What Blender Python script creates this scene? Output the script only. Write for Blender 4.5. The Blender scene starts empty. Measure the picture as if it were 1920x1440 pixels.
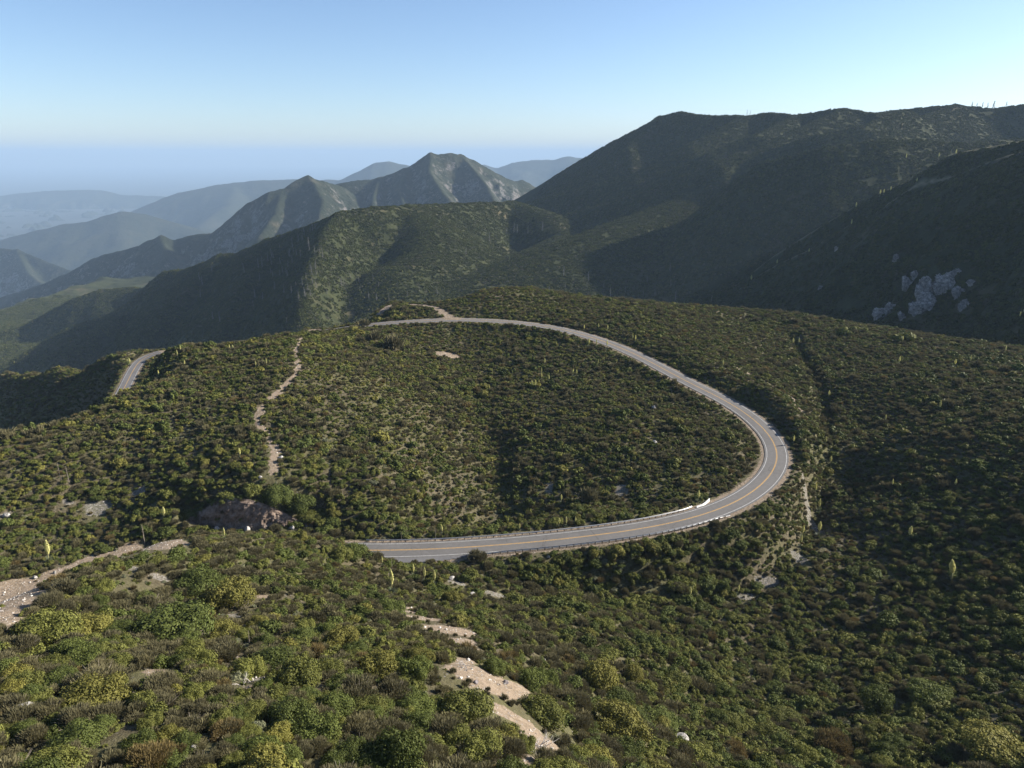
import bpy, math, random
import numpy as np
from mathutils import Matrix, Vector

# ------------------------------------------------------------------ switches
SHRUBS = True
R = math.radians
random.seed(7)
rng = np.random.default_rng(7)
S = bpy.context.scene
COL = S.collection

# ------------------------------------------------------------------ camera model (metres, camera at the origin, +Y ahead)
PW, PH, FPX = 1920.0, 1440.0, 1331.0
PITCH = R(17.9)
CP, SP = math.cos(PITCH), math.sin(PITCH)

def ray(px, py):
    u, v = (px - PW/2)/FPX, (PH/2 - py)/FPX
    return np.array([u, CP + v*SP, -SP + v*CP])

def at_drop(px, py, drop):
    d = ray(px, py); t = -drop/d[2]
    return d*t

def at_dist(px, py, Y):
    d = ray(px, py); return d*(Y/d[1])

def project(P):
    P = np.asarray(P, float)
    zc = P[..., 1]*CP - P[..., 2]*SP
    yc = P[..., 1]*SP + P[..., 2]*CP
    zs = np.where(zc > 0.1, zc, 0.1)
    return PW/2 + FPX*P[..., 0]/zs, PH/2 - FPX*yc/zs, zc

# ------------------------------------------------------------------ noise
def _hash(ix, iy, seed):
    h = (ix.astype(np.int64)*374761393 + iy.astype(np.int64)*668265263 + seed*1442695041) & 0x7fffffff
    h = ((h ^ (h >> 13))*1274126177) & 0x7fffffff
    h = ((h ^ (h >> 16))*1103515245 + 12345) & 0x7fffffff
    return (h ^ (h >> 15))

def noise(x, y, seed=0):
    """gradient noise, about -1..1"""
    x0, y0 = np.floor(x), np.floor(y)
    fx, fy = x - x0, y - y0
    ix, iy = x0.astype(np.int64), y0.astype(np.int64)
    def g(dx, dy):
        a = (_hash(ix+dx, iy+dy, seed) % 4096)/4096*2*math.pi
        return np.cos(a)*(fx-dx) + np.sin(a)*(fy-dy)
    u = fx*fx*fx*(fx*(fx*6-15)+10); v = fy*fy*fy*(fy*(fy*6-15)+10)
    a = g(0,0)*(1-u) + g(1,0)*u
    b = g(0,1)*(1-u) + g(1,1)*u
    return (a*(1-v) + b*v)*1.5

def fbm(x, y, scale, octv=4, seed=0, gain=.5):
    s = np.zeros_like(x, dtype=float); a = 1.0; f = 1.0/scale; t = 0
    for o in range(octv):
        s += a*noise(x*f, y*f, seed+o*17); t += a; a *= gain; f *= 2.03
    return s/t

def ridged(x, y, scale, octv=4, seed=0, gain=.5):
    s = np.zeros_like(x, dtype=float); a = 1.0; f = 1.0/scale; t = 0
    for o in range(octv):
        s += a*(1-np.abs(noise(x*f, y*f, seed+o*31))*1.6); t += a; a *= gain; f *= 2.07
    return s/t

def smooth(a, lo, hi):
    t = np.clip((a-lo)/(hi-lo), 0, 1); return t*t*(3-2*t)

def seg_dist(X, Y, pts, closed=False):
    """distance to a polyline and the interpolated third coordinate at the nearest point"""
    P = np.asarray(pts, float)
    best = np.full(X.shape, 1e18); bz = np.zeros(X.shape); bs = np.zeros(X.shape); bl = np.zeros(X.shape)
    acc = 0.0
    for a, b in zip(P[:-1], P[1:]):
        d = b[:2]-a[:2]; L2 = max(d@d, 1e-9)
        t = np.clip(((X-a[0])*d[0] + (Y-a[1])*d[1])/L2, 0, 1)
        dx, dy = X-(a[0]+t*d[0]), Y-(a[1]+t*d[1])
        q = dx*dx + dy*dy
        m = q < best
        best = np.where(m, q, best)
        if P.shape[1] > 2: bz = np.where(m, a[2]+t*(b[2]-a[2]), bz)
        bs = np.where(m, acc+t*math.sqrt(L2), bs)
        bl = np.where(m, np.sign(dx*d[1]-dy*d[0]), bl)
        acc += math.sqrt(L2)
    return np.sqrt(best), bz, bs, bl

def in_poly(X, Y, pts):
    ins = np.zeros(X.shape, bool); P = np.asarray(pts)[:, :2]
    for (x1, y1), (x2, y2) in zip(P, np.roll(P, -1, axis=0)):
        c = ((y1 > Y) != (y2 > Y)) & (X < (x2-x1)*(Y-y1)/(y2-y1+1e-12)+x1)
        ins ^= c
    return ins

def resample(pts, step, sigma=0.0):
    P = np.asarray(pts, float)
    s = np.r_[0, np.cumsum(np.linalg.norm(np.diff(P[:, :2], axis=0), axis=1))]
    n = max(int(s[-1]/step), 2)
    q = np.linspace(0, s[-1], n+1)
    # Catmull style smoothing: dense linear interpolation then gaussian filter with fixed ends
    Q = np.stack([np.interp(q, s, P[:, k]) for k in range(P.shape[1])], 1)
    if sigma > 0:
        w = int(3*sigma/step)+1
        k = np.exp(-.5*(np.arange(-w, w+1)*step/sigma)**2); k /= k.sum()
        pad = np.concatenate([2*Q[0]-Q[w:0:-1], Q, 2*Q[-1]-Q[-2:-w-2:-1]])
        Q = np.stack([np.convolve(pad[:, c], k, 'valid') for c in range(Q.shape[1])], 1)
    return Q

# ------------------------------------------------------------------ road in plan
ROAD_PX = [(690,1033,105),(800,1031,105),(900,1025,105),(1000,1017,105),(1100,1006,105),(1200,993,105),(1280,977,105),
           (1340,960,105),(1390,938,105),(1430,910,105),(1456,878,105),(1461,850,104.7),(1450,823,104.3),(1425,795,103.7),
           (1390,768,103),(1340,740,102),(1300,722,101.2),(1250,695,100),(1200,668,98.6),(1150,646,97),(1100,629,95.5),
           (1050,616,94.2),(1000,608,93.2),(950,603,92.6),(900,600,92.2),(850,599,92),(800,601,92),(750,604,92.5),(700,608,93.5),
           (662,613,94.6)]
road_c = [at_drop(*p) for p in ROAD_PX]
road_pre = [np.array(p) for p in [(-138,92,-100.),(-134,112,-101),(-126,134,-102),(-113,155,-103),(-94,170,-104),(-70,175.5,-105)]]
last = road_c[-1]
road_post = [last+np.array([-14,5,-2.5]), last+np.array([-26,20,-7.0]), last+np.array([-34,40,-12.0])]
ROAD = resample(road_pre+road_c+road_post, 1.5, 9.0)

# lower continuation of the highway beyond the left hill
LOW_PX = [(300,660,125.5),(280,664,126.5),(262,673,127.5),(248,697,130),(236,722,133),(224,746,136.5),(206,775,141),(180,805,146),(140,840,150)]
LOWROAD = resample([at_drop(*p) for p in LOW_PX], 2.0, 9.0)
# side track at the junction
SIDE_PX = [(848,596,91.8),(832,588,91),(822,579,90.2),(800,573,90.4),(760,570,91),(731,572,92),(722,580,93),(712,590,95)]
SIDE = resample([at_drop(*p) for p in SIDE_PX], 2.0, 4.0)

# ------------------------------------------------------------------ near ground: control points
H = []   # (x, y, z)
def h(px, py, drop): H.append(at_drop(px, py, drop))
def d(px, py, Y): H.append(at_dist(px, py, Y))
# foreground spur
for a in [(-300,1440,50),(0,1440,48),(250,1440,47),(500,1440,47.5),(750,1440,51),(1000,1420,58.5),(0,1280,57),(250,1300,54.5),(500,1300,55),(750,1300,62),
          (900,1270,68.5),(0,1130,66.5),(-150,1180,62),(100,1090,69.5),(180,1066,75.5),(270,1036,84),(350,1028,88.5),(450,1022,93.5),(560,1020,96),(620,1012,94.3),(655,1022,95.8),
          (500,1100,79),(350,1130,74),(250,1180,66),(600,1160,76),(650,1090,91),(740,1150,84),(740,1080,99),(830,1090,103),(820,1160,88),(900,1180,89),(1000,1300,75),
          (1000,1200,93),(1000,1100,110),(1100,1070,113),(1100,1150,106),(1100,1250,94),(1100,1350,82),(1100,1440,71),(1200,1200,107),(1200,1300,98),(1200,1440,82),
          (1300,1050,113.5),(1390,1110,115),(1300,1120,114.5),(1300,1200,112),(1300,1330,104),(1350,1440,93),(1500,1200,116),(1500,1300,111),(1500,1440,99),
          (1700,1440,97),(1920,1440,92),(1700,1300,106),(1920,1300,99),(1700,1150,112),(1920,1150,103),(2150,1300,92),(2150,1440,86)]:
    h(*a)
# behind the foreground crest: the trough that the road runs through
for w in [(-100,128,-99),(-112,110,-97),(-90,158,-103.6)]: H.append(np.array(w, float))
for i in range(0, len(ROAD), 9): H.append(ROAD[i])
# wash east of the bend and the slopes beyond
for a in [(1520,980,116.5),(1535,930,116),(1540,880,114.5),(1548,800,111.5),(1545,740,109),(1520,690,107),(1490,640,105.5),(1440,610,105),
          (1500,860,106.5),(1508,820,105.5),(1480,775,103.5),(1440,745,101),(1380,705,98.7),(1330,672,97.5),(1250,635,95.5),(1150,605,92.5),
          (1600,960,113),(1600,1050,115),(1700,1000,110.5),(1700,900,107),(1800,900,102.5),(1900,900,97),(1900,1000,101),(1900,840,94),(1800,840,99),(1700,830,104),(1620,820,108.5),
          (1900,760,94.5),(1800,740,98.5),(1700,720,102.5),(1600,720,105.5),(1900,700,97),(1800,680,100),(1700,660,102.5),(1600,650,103.5),(1500,600,103),
          (2100,900,90),(2100,750,88),(2100,1050,95)]:
    h(*a)
# bowl inside the loop
for a in [(930,990,112.6),(1000,985,112),(860,990,110.5),(930,880,109.5),(910,820,108),(900,760,106),(900,700,103),(860,650,98.5),(830,665,98.6),(1000,640,97.5),(1100,670,99),
          (1200,720,102.5),(1200,800,101.5),(1100,850,104),(1000,900,108.5),(1100,950,108),(1200,900,105.5),(1200,960,107.5),(1300,900,104.5),(1300,800,101.5),(1380,830,102.5),(1400,880,104),(1100,750,102.5),
          (1000,760,104),(1000,820,106),
          (700,990,103),(780,980,107),(620,960,101.5),(700,900,97.5),(800,900,103.5),(620,850,94),(700,800,95),(800,780,100.5),(620,750,89),(700,720,92),(800,700,97.5),(650,660,89.5),(740,650,94)]:
    h(*a)
# left hill with the track along its crest
for a in [(515,890,92.5),(510,850,90.5),(480,790,87.5),(500,740,85),(550,700,83.6),(560,650,82.5),(563,628,82),(640,623,92),
          (450,938,96.5),(380,935,96.5),(520,935,96),(400,880,93),(400,800,88.5),(400,720,85),(400,660,86.5),(300,900,95.8),(300,800,89),(300,720,87.5),(300,672,91),
          (200,950,101),(100,1000,102),(0,1000,100),(200,850,92.3),(100,900,95.2),(0,900,93.8),(100,800,90),(0,815,88.5),(-150,900,92),(-150,1000,96),(230,742,88.2),(160,775,88)]:
    h(*a)
# behind the left skyline
def behind(px, py, D, drop, steps=((50,22),(120,70),(220,135))):
    p = at_drop(px, py, drop); u = p[:2]/np.linalg.norm(p[:2])
    for s, dz in steps: H.append(np.array([p[0]+u[0]*s, p[1]+u[1]*s, p[2]-dz]))
behind(-60,830,0,90,((25,16),(60,46),(110,90))); behind(0,815,0,88.5,((25,16),(60,46),(110,86))); behind(160,775,0,88,((30,20),(70,50)))
behind(230,742,0,88.2,((30,16),(70,40))); behind(300,672,0,91,((40,22),(90,48))); behind(400,660,0,86.5,((45,20),(110,60),(220,140))); behind(563,628,0,82,((45,16),(90,26),(170,90)))
for i in range(0, len(LOWROAD), 8): H.append(LOWROAD[i])
for i in range(3, len(SIDE), 8): H.append(SIDE[i])
for a in [(0,708,166),(60,699,156),(120,690,146),(190,678,134),(238,667,124.5),(-80,714,178),(0,760,177),(0,800,186),(100,745,158),(100,785,170),(170,725,143),(180,758,151)]: h(*a)
for p in [(-20,712,168),(60,700,156),(120,692,146),(190,680,134),(238,669,125),(290,664,126)]: behind(p[0],p[1],0,p[2],((40,26),(100,70),(180,130)))
# skyline behind the loop
for a in [(950,541,84.5),(880,556,86.5),(1020,546,87),(1100,556,91),(1200,566,95.5),(1300,574,99),(1400,581,102),(1500,592,104),(1560,601,106),(1640,613,107),(1740,628,107.5),(1840,642,106.5),(1920,655,104),
          (900,580,89.5),(1000,580,90.5),(830,573,89.9),(780,583,91)]: h(*a)
for p in [(950,541,84.5),(860,562,88),(1050,549,88.5),(1200,566,95.5),(1400,581,102),(1560,601,106),(1740,628,107.5),(1920,655,104),(2150,665,100),(830,572,90),(760,570,91.2),(720,574,92.5)]:
    behind(p[0],p[1],0,p[2],((40,12),(100,45),(200,110)))
behind(690,606,0,94,((25,12),(70,48),(160,125)))
# out of the frame, left and right
for w in [(-330,180,-110),(-380,300,-180),(-420,520,-260),(330,120,-60),(380,250,-80),(420,380,-110),(420,600,-190),(-200,20,-60),(-60,10,-44),(0,5,-42),(60,10,-62),(150,10,-85),(260,20,-78),(-420,60,-130),(0,640,-190),(200,640,-200)]:
    H.append(np.array(w, float))
# far right dark knob
for a in [(1920,588,0)]: pass
H = np.array(H)

def tps_fit(P, lam):
    n = len(P); XY = P[:, :2]/100.0
    r2 = ((XY[:, None]-XY[None])**2).sum(2)
    K = .5*r2*np.log(r2+1e-12) + lam*np.eye(n)
    A = np.zeros((n+3, n+3)); A[:n, :n] = K; A[:n, n] = 1; A[:n, n+1:] = XY; A[n, :n] = 1; A[n+1:, :n] = XY.T
    return np.linalg.solve(A, np.r_[P[:, 2], 0, 0, 0]), XY

def tps_eval(W, XY, X, Y):
    n = len(XY); x, y = X.ravel()/100, Y.ravel()/100
    out = np.empty(x.size)
    for i in range(0, x.size, 20000):
        xs, ys = x[i:i+20000], y[i:i+20000]
        r2 = (xs[:, None]-XY[None, :, 0])**2 + (ys[:, None]-XY[None, :, 1])**2
        out[i:i+20000] = (.5*r2*np.log(r2+1e-12))@W[:n] + W[n] + xs*W[n+1] + ys*W[n+2]
    return out.reshape(X.shape)

NX0, NX1, NY0, NY1, NSTEP = -420.0, 420.0, 8.0, 648.0, 1.0
W_, XY_ = tps_fit(H, 2e-4)
cx = np.arange(NX0, NX1+.1, 4.0); cy = np.arange(NY0, NY1+.1, 4.0)
Cx, Cy = np.meshgrid(cx, cy)
Cz = tps_eval(W_, XY_, Cx, Cy)
gx = np.arange(NX0, NX1+.01, NSTEP); gy = np.arange(NY0, NY1+.01, NSTEP)
GX, GY = np.meshgrid(gx, gy)

def cubic_up(Cz, fx, fy):
    ny, nx = Cz.shape
    def w(t): return (-.5*t+t*t-.5*t**3, 1-2.5*t*t+1.5*t**3, .5*t+2*t*t-1.5*t**3, -.5*t*t+.5*t**3)
    ix = np.clip(np.floor(fx).astype(int), 0, nx-2); iy = np.clip(np.floor(fy).astype(int), 0, ny-2)
    wx, wy = w(fx-ix), w(fy-iy)
    Zr = sum(Cz[:, np.clip(ix+k-1, 0, nx-1)]*wx[k][None, :] for k in range(4))
    return sum(Zr[np.clip(iy+k-1, 0, ny-1), :]*wy[k][:, None] for k in range(4))

GZ = cubic_up(Cz, (gx-NX0)/4.0, (gy-NY0)/4.0)
GZ += 1.1*fbm(GX, GY, 26, 4, 3) + .28*fbm(GX, GY, 5, 3, 9)
# the bank cut above the hidden road: a steep soil face
CUT = [at_drop(345,985,104), at_drop(400,990,104.2), at_drop(460,992,104.4), at_drop(530,985,104.5), at_drop(575,990,104.6)]
# flatten to the roads
def flatten(GZ, path, half, reach, sink):
    P = np.asarray(path)
    m = (GX > P[:,0].min()-reach-4) & (GX < P[:,0].max()+reach+4) & (GY > P[:,1].min()-reach-4) & (GY < P[:,1].max()+reach+4)
    dd = np.full(GX.shape, 1e9); zz = np.zeros(GX.shape); sd = np.zeros(GX.shape)
    a, b, c, e = seg_dist(GX[m], GY[m], P[::2] if len(P) > 60 else P)
    dd[m] = a; zz[m] = b; sd[m] = e
    k = 1-smooth(dd, half, reach)
    return GZ*(1-k) + (zz-sink)*k, dd, sd
GZ, D_road, S_road = flatten(GZ, ROAD, 7.0, 15.0, .16)
GZ, D_low, _ = flatten(GZ, LOWROAD, 5.5, 12.0, .16)
GZ, D_side, _ = flatten(GZ, SIDE, 3.0, 8.0, .10)

CUT_BASE = resample([at_drop(*p) for p in [(338,992,103.6),(380,994,104),(430,996,104.3),(490,995,104.4),(545,990,104.6),(585,992,104.8)]], .5, 3)
CUT_TOP = []
for (tx, ty), k in zip([(338,984),(372,962),(405,944),(440,936),(478,942),(520,958),(556,978),(588,986)], np.linspace(0, 1, 8)):
    b = CUT_BASE[int(k*(len(CUT_BASE)-1))]; CUT_TOP.append(at_dist(tx, ty, b[1]+2.0))
CUT_TOP = resample(CUT_TOP, .5, 2)
zone = in_poly(GX, GY, np.concatenate([CUT_BASE[:, :2]+[0,-1.0], (CUT_TOP[:, :2]+[0,.2])[::-1]]))
GZ = np.where(zone, np.minimum(GZ, -104.6), GZ)
dtop, ztop, _, _ = seg_dist(GX, GY, CUT_TOP[::3]) if True else (0,0,0,0)
ktop = (1-smooth(dtop, 1.5, 9.0))*(~zone)*(GY > np.interp(GX, CUT_TOP[:,0], CUT_TOP[:,1]))
GZ = GZ*(1-ktop)+(ztop-.25)*ktop

def ground_z(x, y):
    fx = np.clip((np.asarray(x, float)-NX0)/NSTEP, 0, len(gx)-1.001); fy = np.clip((np.asarray(y, float)-NY0)/NSTEP, 0, len(gy)-1.001)
    ix, iy = fx.astype(int), fy.astype(int); u, v = fx-ix, fy-iy
    return (GZ[iy,ix]*(1-u)+GZ[iy,ix+1]*u)*(1-v) + (GZ[iy+1,ix]*(1-u)+GZ[iy+1,ix+1]*u)*v

def sample_grid(A, x, y):
    ix = np.clip(np.round((np.asarray(x)-NX0)/NSTEP).astype(int), 0, len(gx)-1); iy = np.clip(np.round((np.asarray(y)-NY0)/NSTEP).astype(int), 0, len(gy)-1)
    return A[iy, ix]

def hit_near(px, py, start=20.0, end=640.0):
    """first point of the near ground that the line of sight through a pixel meets"""
    dr = ray(px, py); ys = np.arange(start, end, .5); x = dr[0]/dr[1]*ys; z = dr[2]/dr[1]*ys
    ok = (x > NX0) & (x < NX1); g = ground_z(x, ys)
    i = np.nonzero(ok & (z <= g))[0]
    if not len(i): return None
    i = i[0]; return np.array([x[i], ys[i], g[i]])

# ------------------------------------------------------------------ hills: ridge crests with slopes falling away from them
def ridge_field(X, Y, ridges, floor, warp=40.0, seed=1):
    wx = X + warp*fbm(X, Y, warp*6, 3, seed); wy = Y + warp*fbm(X, Y, warp*6, 3, seed+50)
    Z = np.full(X.shape, float(floor)); Dm = np.full(X.shape, 1e9)
    for pts, slope, rnd, wk in ridges:
        P = np.array([at_dist(*p) for p in pts])
        x_, y_ = X*(1-wk)+wx*wk, Y*(1-wk)+wy*wk
        dd, zz, ss, _ = seg_dist(x_, y_, P)
        z = zz - slope*(np.sqrt(dd*dd+rnd*rnd)-rnd)
        k = 12.0 if floor > -600 else 40.0
        hh = np.clip(.5+.5*(z-Z)/k, 0, 1)
        Z = Z*(1-hh)+z*hh + k*hh*(1-hh)*.5
        Dm = np.minimum(Dm, dd)
    return Z, Dm

MID = [
 ([(960,378,2500),(1000,355,2400),(1090,300,2200),(1150,265,2080),(1200,240,1990),(1240,218,1930),(1275,209,1880),(1310,215,1850),(1400,217,1800),(1440,211,1780),(1500,215,1740),(1580,202,1700),(1640,212,1660),(1700,205,1720),(1790,196,1700),(1860,204,1690),(1920,196,1680),(2150,185,1640),(2400,180,1600)],.92,10,.0),
 ([(1400,218,1790),(1290,270,1680),(1200,324,1640),(1100,350,1680),(985,380,1760)],.80,14,.3),
 ([(1580,204,1680),(1440,268,1540),(1350,304,1490),(1200,361,1500),(1080,397,1540),(980,420,1600)],.78,14,.3),
 ([(1790,197,1690),(1710,225,1600),(1620,250,1560),(1520,266,1560)],.78,14,.3),
 ([(2150,250,1330),(1920,260,1290),(1815,268,1270),(1720,262,1260),(1646,262,1255),(1549,276,1250),(1440,303,1275)],.88,14,.05),
 ([(1480,290,1560),(1369,326,1520),(1290,366,1450),(1200,402,1370),(1100,438,1285),(1000,475,1205),(900,512,1130),(800,545,1070),(730,565,1030)],.50,40,.12),
 ([(2150,240,790),(1990,255,825),(1920,264,850),(1791,287,895),(1718,334,938),(1648,362,968),(1604,386,990),(1530,430,1012),(1450,480,1035),(1380,535,1060)],.80,11,.06),
 ([(2400,150,640),(2150,205,720),(1990,262,770),(1920,282,800),(1860,302,825),(1745,347,865),(1668,386,895),(1595,420,925),(1516,469,955),(1456,496,975),(1408,526,990),(1340,572,1020)],.76,10,.05),
 ([(960,378,1620),(900,380,1520),(850,382,1450),(770,384,1370),(700,388,1300),(640,398,1260),(567,427,1300),(500,450,1350),(447,474,1390),(413,477,1400),(383,492,1420),(360,502,1440),(307,509,1470),(280,533,1480),(235,570,1450),(207,590,1430),(123,617,1350),(30,673,1280),(-80,740,1200)],.78,12,.10),
 ([(640,398,1260),(610,440,1150),(590,480,1080),(575,530,1000),(570,590,930)],.80,8,.2),
 ([(567,427,1300),(480,505,1180),(440,560,1080),(410,620,1000)],.80,14,.3),
 ([(413,477,1400),(330,560,1280),(260,630,1150)],.80,14,.3),
 ([(770,384,1370),(800,430,1250),(790,470,1170),(740,500,1100)],.55,35,.2),
 ([(960,378,1620),(1030,400,1500),(1060,440,1420),(1000,470,1320)],.55,35,.2),
 ([(300,520,1750),(267,541,1750),(247,539,1760),(187,543,1760),(133,563,1740),(43,613,1700),(0,622,1680),(-200,700,1600)],.75,12,.15),
 ([(2300,480,430),(2050,545,470),(1920,588,490),(1870,622,500),(1800,660,520)],.75,4,.05),
 ([(1240,218,1930),(1180,275,1800),(1110,318,1800),(1040,352,1900)],.85,14,.3),
 ([(1500,215,1740),(1420,250,1620),(1330,284,1590),(1250,322,1590)],.85,14,.3),
 ([(1700,205,1600),(1620,235,1500),(1540,252,1490),(1460,275,1500)],.85,14,.3),
 ([(500,450,1350),(470,480,1260),(455,520,1180),(440,570,1100)],.9,12,.3),
 ([(360,502,1440),(320,540,1360),(280,590,1270)],.9,12,.3),
 ([(207,590,1430),(200,610,1330),(140,645,1250),(90,670,1180)],.9,12,.3),
 ([(850,382,1450),(880,430,1380),(870,470,1320)],.62,20,.2),
]
MX0, MX1, MY0, MY1, MSTEP = -1500.0, 1700.0, 440.0, 2620.0, 6.0
mx = np.arange(MX0, MX1, MSTEP); my = np.arange(MY0, MY1, MSTEP)
MX, MY = np.meshgrid(mx, my)
MZ, MD = ridge_field(MX, MY, MID, -430, 30.0, 5)
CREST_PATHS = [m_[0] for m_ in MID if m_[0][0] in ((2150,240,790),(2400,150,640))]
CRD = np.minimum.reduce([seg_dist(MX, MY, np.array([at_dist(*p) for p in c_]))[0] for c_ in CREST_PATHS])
relief = smooth(MD, 0, 130)
MZ += relief*(20*(ridged(MX, MY, 260, 4, 11, .32)-.62) + 5*(ridged(MX, MY, 80, 3, 15, .4)-.6)) + (.5+relief)*2.2*fbm(MX, MY, 45, 4, 21)
MZ = np.where(MY < 700, MZ - 60*smooth(700-MY, 0, 260)*smooth(360-np.abs(MX), 0, 140), MZ)

FARR = [
 ([(560,352,3850),(627,346,3900),(670,338,3930),(713,333,3960),(760,316,4000),(787,299,4000),(807,287,4000),(823,289,4020),(847,286,4050),(862,290,4080),(887,300,4150),(910,313,4220),(943,331,4350),(965,340,4450),(980,338,4500),(1003,350,4600),(1060,380,4700)],.95,10,.05),
 ([(807,287,4000),(803,320,3800),(830,360,3550),(870,400,3350)],1.0,6,.2),
 ([(862,290,4080),(900,335,3850),(930,380,3600)],1.0,6,.3),
 ([(713,333,3960),(700,370,3700),(690,410,3400)],.95,6,.3),
 ([(760,316,4000),(750,350,3750),(755,390,3500)],.95,6,.3),
 ([(640,350,3800),(600,338,3560),(577,330,3500),(560,336,3470),(527,356,3420),(507,359,3400),(463,382,3420),(410,427,3460),(397,437,3470),(360,441,3500),(327,450,3500),(303,443,3500),(287,447,3510),(253,463,3560),(177,483,3620),(133,509,3680),(60,540,3760),(0,558,3820),(-200,610,3900)],.88,10,.05),
 ([(577,330,3500),(605,375,3250),(600,410,3050),(560,450,2850)],.9,6,.3),
 ([(527,357,3420),(520,400,3200),(490,440,3000)],.9,6,.3),
 ([(303,443,3500),(310,480,3300),(265,530,3050),(200,580,2850)],.9,6,.3),
 ([(-250,440,5600),(0,466,5400),(33,468,5350),(67,483,5250),(133,508,5100),(170,540,4950)],.95,10,.1),
 ([(33,468,5350),(50,510,5000),(90,540,4800)],1.0,8,.3),
]
FX0, FX1, FY0, FY1, FSTEP = -4500.0, 1400.0, 2600.0, 6000.0, 9.0
fx_ = np.arange(FX0, FX1, FSTEP); fy_ = np.arange(FY0, FY1, FSTEP)
FX, FY = np.meshgrid(fx_, fy_)
FZ, FD = ridge_field(FX, FY, FARR, -1000, 80.0, 8)
relief = smooth(FD, 0, 240)
FZ += relief*(130*(ridged(FX, FY, 430, 6, 33, .58)-.62) + 70*(ridged(FX, FY, 150, 4, 37)-.6)) + (.35+relief)*26.0*fbm(FX, FY, 90, 5, 41, .6)

DIST = [
 ([(-300,470,7800),(0,448,8000),(67,430,8000),(110,420,8000),(163,414,8000),(200,402,8050),(233,393,8100),(270,397,8150),(310,412,8150),(380,430,8100)],.55,60,.15),
 ([(100,432,10800),(200,414,10800),(277,382,10900),(333,360,11000),(400,347,11000),(443,340,11000),(493,336,11000),(560,335,11000),(640,345,11000)],.5,60,.1),
 ([(443,341,11000),(430,380,10000),(380,420,9200)],.5,60,.3),
 ([(-500,370,17000),(0,366,17000),(50,360,17000),(110,356,17000),(170,355,17000),(190,356,17000),(225,364,17000),(300,367,17000),(420,382,17000)],.45,80,.1),
 ([(560,350,11500),(610,335,11500),(637,336,11500),(670,320,11500),(703,304,11500),(727,301,11500),(745,306,11500),(763,309,11500),(860,330,11500)],.6,60,.05),
 ([(860,320,13500),(907,307,13500),(932,315,13500),(960,304,13500),(997,299,13500),(1037,299,13500),(1053,294,13500),(1067,292,13500),(1080,295,13500),(1095,296,13500),(1200,300,13500),(1400,310,13500)],.55,60,.05),
]
TX0, TX1, TY0, TY1, TSTEP = -16500.0, 6500.0, 6400.0, 18500.0, 50.0
tx_ = np.arange(TX0, TX1, TSTEP); ty_ = np.arange(TY0, TY1, TSTEP)
TX, TY = np.meshgrid(tx_, ty_)
TZ, TD = ridge_field(TX, TY, DIST, -1150, 200.0, 12)
relief = smooth(TD, 0, 800)
TZ += relief*(300*(ridged(TX, TY, 1200, 6, 61, .58)-.62)) + (.5+relief)*50*fbm(TX, TY, 380, 5, 71, .6)
TZ = np.maximum(TZ - 12 - 90*(1-smooth(TZ, -1150, -1040)), -1290)

def mid_z(x, y):
    fx = np.clip((np.asarray(x, float)-MX0)/MSTEP, 0, len(mx)-1.001); fy = np.clip((np.asarray(y, float)-MY0)/MSTEP, 0, len(my)-1.001)
    ix, iy = fx.astype(int), fy.astype(int); u, v = fx-ix, fy-iy
    return (MZ[iy,ix]*(1-u)+MZ[iy,ix+1]*u)*(1-v) + (MZ[iy+1,ix]*(1-u)+MZ[iy+1,ix+1]*u)*v

def hit_mid(px, py, start=460.0, end=2600.0):
    dr = ray(px, py); ys = np.arange(start, end, 1.0); x = dr[0]/dr[1]*ys; z = dr[2]/dr[1]*ys
    g = mid_z(x, ys)
    i = np.nonzero(z <= g)[0]
    if not len(i): return None
    i = i[0]; return np.array([x[i], ys[i], g[i]])
# ------------------------------------------------------------------ node helpers
def new_mat(name):
    m = bpy.data.materials.new(name); m.use_nodes = True
    nt = m.node_tree; nt.nodes.clear()
    return m, nt
class NT:
    def __init__(s, nt): s.nt = nt
    def n(s, t, **kw):
        x = s.nt.nodes.new(t)
        for k, v in kw.items():
            if k == 'inp':
                for a, b in v.items():
                    if hasattr(b, 'is_output'): s.nt.links.new(b, x.inputs[a])
                    else: x.inputs[a].default_value = b
            else: setattr(x, k, v)
        return x
    def link(s, a, b): s.nt.links.new(a, b)
    def noise(s, scale, detail=4, rough=.55, vec=None, dist=0):
        x = s.n('ShaderNodeTexNoise', inp={'Scale': scale, 'Detail': detail, 'Roughness': rough, 'Distortion': dist})
        if vec is not None: s.link(vec, x.inputs['Vector'])
        return x.outputs['Fac']
    def ramp(s, fac, stops):
        x = s.n('ShaderNodeValToRGB', inp={'Fac': fac}); e = x.color_ramp.elements
        while len(e) > 1: e.remove(e[-1])
        for i, (p, c) in enumerate(stops):
            q = e[0] if i == 0 else e.new(p)
            q.position = p; q.color = (c, c, c, 1) if isinstance(c, (int, float)) else (*c, 1)
        return x.outputs['Color']
    def mix(s, fac, a, b, blend='MIX'):
        x = s.n('ShaderNodeMix', data_type='RGBA', blend_type=blend)
        for sock, v in ((x.inputs[0], fac), (x.inputs[6], a), (x.inputs[7], b)):
            if hasattr(v, 'is_output'): s.link(v, sock)
            else: sock.default_value = v if isinstance(v, (int, float)) else (*v, 1)
        return x.outputs[2]
    def math(s, op, a, b=0.0, c=0.0, clamp=False):
        x = s.n('ShaderNodeMath', operation=op, use_clamp=clamp)
        for i, v in enumerate((a, b, c)):
            if hasattr(v, 'is_output'): s.link(v, x.inputs[i])
            else: x.inputs[i].default_value = v
        return x.outputs[0]
    def attr(s, name): return s.n('ShaderNodeAttribute', attribute_name=name).outputs['Fac']
    def out(s, bsdf): s.link(bsdf, s.n('ShaderNodeOutputMaterial').inputs['Surface'])
    def pos(s): return s.n('ShaderNodeNewGeometry').outputs['Position']

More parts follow.
